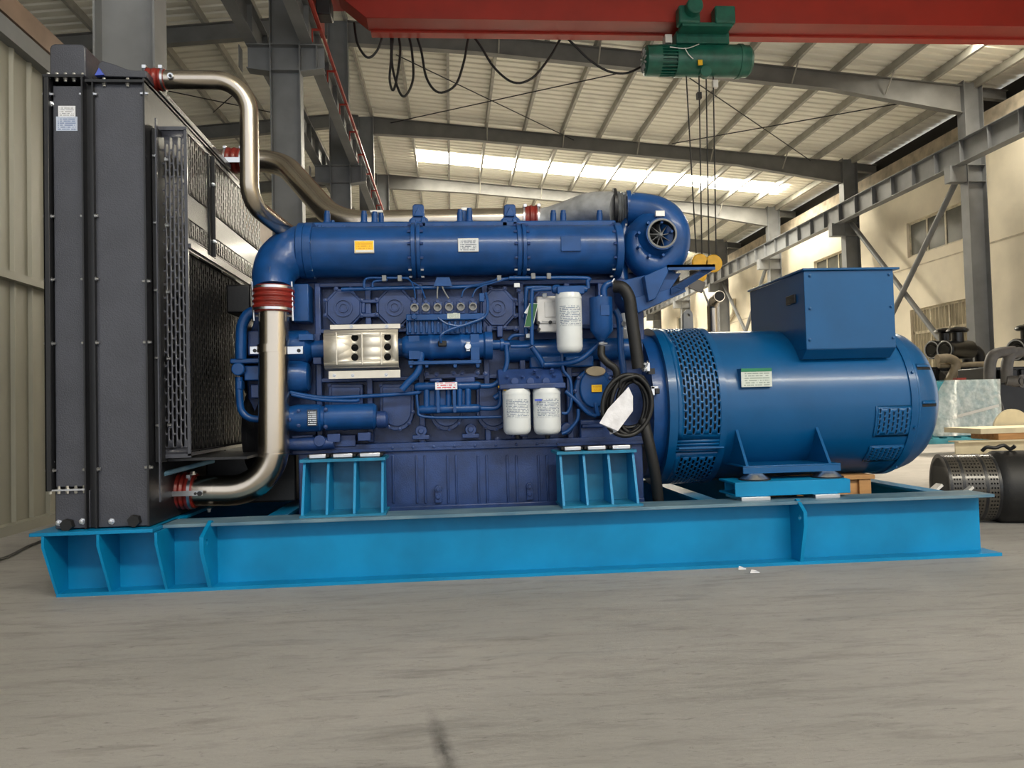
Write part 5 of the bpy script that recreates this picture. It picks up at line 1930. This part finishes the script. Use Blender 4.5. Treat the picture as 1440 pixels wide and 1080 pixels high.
for j in range(nz + 1):
    row = []
    for i in range(nx + 1):
        s = i / nx
        zz = .13 + (a[3] - .13) * j / nz
        left = 1 - j / nz
        x = a[0] - .30 * (1 - abs(2 * (j / nz) - .62)) * (s < .28) * (1 - s / .28) * 1.0 + (a[1] - a[0]) * s
        y = Yk - .01 - .10 * math.sin(PI * min(1, s / .3)) * (s < .3) - .02 * abs(math.sin(s * 23 + j * .4))
        row.append(b.bm.verts.new((x, y, zz)))
    G.append(row)
for j in range(nz):
    for i in range(nx):
        b.bm.faces.new((G[j][i], G[j][i + 1], G[j + 1][i + 1], G[j + 1][i]))
# top and right side of the wrap
tp = [b.bm.verts.new((v_.co.x, Yk + .95, a[3])) for v_ in G[nz]]
for i in range(nx):
    b.bm.faces.new((G[nz][i], G[nz][i + 1], tp[i + 1], tp[i]))
rs = [b.bm.verts.new((a[1], Yk + .95, G[j][nx].co.z)) for j in range(nz)] + [tp[-1]]
for j in range(nz):
    b.bm.faces.new((G[j][nx], rs[j], rs[j + 1], G[j + 1][nx]))
b.build('plastic_film', 'film', bx)
b = MB().prism([at(1341, 585, Yk - .05), at(1405, 568, Yk - .05), at(1405, 572, Yk - .05), at(1341, 589, Yk - .05)], (0, 1, 0), .006)
b.build('strap', 'alu', bx)
p = at(1352, 531, Yk + .1)
tag(MB().box(p.x - .09, p.x + .09, Yk + .1, Yk + .2, a[3] + .002, a[3] + .04).build('red_rag', 'red'), 'small red rag lying on top of the plastic wrapped case', 'rag')


def black_engine(px, label, Y, dx=0.0, full=False):
    """dark diesel engine in the background with twin drum air cleaners"""
    s = (Y - CAM.y) / F
    g = lambda x, y, dy=0: at(px + x, y, Y + dy)
    base = at(px, 600, Y)
    t_ = thing('black_diesel_engine', (base.x, Y + .5, 0), label, 'engine', 'black engines along the right wall')
    a_ = rect(px - 45, 515, px + 45, 600, Y)
    b = MB().box(a_[0], a_[1], Y + .15, Y + 1.0, .30, a_[3])
    for q in range(6):
        b.box(a_[0] + .03 + q * (a_[1] - a_[0]) / 6, a_[0] + (q + .75) * (a_[1] - a_[0]) / 6, Y + .08, Y + .16, a_[3] - .35, a_[3] - .05)
    b.build('engine_block', 'blk', t_, bevel=.02)
    MB().box(a_[0] - .1, a_[1] + .1, Y + .1, Y + .25, 0, .30).box(a_[0] - .1, a_[1] + .1, Y + .9, Y + 1.05, 0, .30).build('engine_stand', 'blk', t_)
    for dyy, ddx in ((0.0, 0), (.75, -18 if not full else 16)):
        rr = .21
        c0, c1 = g(-12 + ddx, 492, dyy), g(32 + ddx, 491, dyy)
        axx = V((1, .25, 0)).normalized()
        Lc = (c1 - c0).length
        b = MB().lathe(c0, axx, [(0, rr * .3), (0, rr * .55), (.02, rr * .6), (.02, rr * .9), (0, rr * .95), (.02, rr * 1.05), (.10, rr * 1.05), (.12, rr), (Lc, rr), (Lc + .1, rr * .6)], 26)
        f_ = b.build('air_cleaner', 'gloss', t_)
        b = MB().lathe(c0 - axx * .004, axx, [(0, rr * .98), (.0, rr * .86), (.015, rr * .86)], 26, (False, False))
        b.build('cleaner_rim', 'cast', f_)
        pz = c0 + axx * (Lc * .55) + V((0, 0, rr))
        b = MB().lathe(pz - V((0, 0, .04)), (0, 0, 1), [(0, .13), (.22, .13), (.22, .19), (.25, .23), (.29, .22), (.33, .15), (.35, .02)], 22)
        b.build('rain_cap', 'gloss', f_)
        e0 = c0 + axx * (Lc + .05)
        MB().tube([e0, e0 + axx * .12, e0 + axx * .24 + V((0, 0, -.1)), e0 + axx * .28 + V((0, 0, -.35))], .11, 14, 5).build('air_hose', 'rub', t_)
    return t_, g


# first black engine, with tan pipes
t_, g = black_engine(1340, 'black diesel engine behind the wrapped case with two drum air cleaners on top', 12.6)
MB().tube([g(-22, 505, -.2), g(-6, 504, -.2), g(4, 510, -.2), g(2, 522, -.2), g(-8, 540, -.2)], .10, 14, 5).build('exhaust_pipe', 'tan', t_)
MB().tube([g(-20, 514, -.05), g(45, 512, -.05)], .06, 12).build('exhaust_pipe', 'tan', t_)
b = MB()
for q in range(5):
    b.tube([g(-15 + q * 13, 530, -.02), g(-4 + q * 13, 530, -.02)], .13, 12)
b.build('exhaust_manifold', 'gpipe', t_)
t_, g = black_engine(1440, 'black diesel engine at the right edge with two grey elbow pipes', 10.6, full=True)
for ddx in (-48, -24):
    MB().tube([g(ddx, 538, -.1), g(ddx, 515, -.1), g(ddx + 4, 501, -.1), g(ddx + 14, 496, -.1), g(ddx + 34, 494, -.1)], .105, 14, 5).build('elbow_pipe', 'gpipe', t_)
p = g(-3, 536, -.25)
MB().tube([p + V((-.25, .1, .02)), p + V((-.1, .05, 0)), p], [.09, .11, .11], 16).lathe(p, (.2, -1, 0), [(0, .13), (.03, .13)], 20).build('water_outlet', 'gpipe', t_)
p = g(-4, 536, -.3)
MB().lathe(p, (.2, -1, 0), [(0, .07), (.012, .07)], 16).build('outlet_bore', 'dark', t_)
p = g(-44, 582, -.05)
b = MB().lathe(p, (.5, -1, 0), [(0, .33), (.06, .33), (.06, .29), (.03, .27), (.03, .06), (.08, .05)], 36)
b.build('flywheel', 'gpipe', t_)

# bent stainless stack standing behind the alternator
p0 = at(1004, 500, 2.6)
zt = at(1004, 424, 2.6).z
b = MB().bend([(p0.x, 2.6, 0), (p0.x, 2.6, zt), (p0.x, 2.42, zt + .02)], .046, .07, 20)
o = tag(b.build('standing_pipe', 'inox'), 'bent stainless pipe with black open end standing behind the alternator', 'pipe')
MB().lathe((p0.x, 2.422, zt + .02), (0, -1, 0), [(0, .041), (.008, .041)], 20).build('pipe_mouth', 'dark', o)
fl = thing('flood_light', at(980, 401, 2.5), 'small grey flood light on an arm below the turbocharger bracket', 'lamp')
c0 = at(980, 401, 2.5)
MB().obox(c0, (1, 0, -.42), (.3, 1, .2), (.42, 0, 1), .062, .03, .048).build('lamp_body', 'gpipe', fl, bevel=.006)
MB().tube([c0 + V((.03, .02, .03)), V((p0.x - .05, 2.56, zt - .01)), V((p0.x - .03, 2.6, zt - .05))], .009, 8).build('lamp_arm', 'alu', fl)
# cable on the floor at the left
P = [atZ(x, y, .012) for x, y in ((-30, 795), (10, 783), (40, 768), (75, 755))]
tag(MB().tube(P, .008, 6, 6).build('floor_cable', 'cable'), 'thin dark cable on the floor left of the skid', 'cable')
for k, (px, py) in enumerate(((1043, 801), (1061, 806))):
    p = atZ(px, py, 0)
    b = MB()
    s = .018 if k == 0 else .022
    b.prism([(p.x - s, p.y - .006, .002), (p.x + s, p.y - .01, .003), (p.x + s * .7, p.y + .012, .006), (p.x - s * .4, p.y + .014, .012)], (0, .3, 1), .003)
    tag(b.build('paper_scrap', 'paper'), ('flat ' if k == 0 else 'crumpled ') + 'white paper scrap on the floor before the skid, ' + ('left' if k == 0 else 'right') + ' one of two', 'scrap')
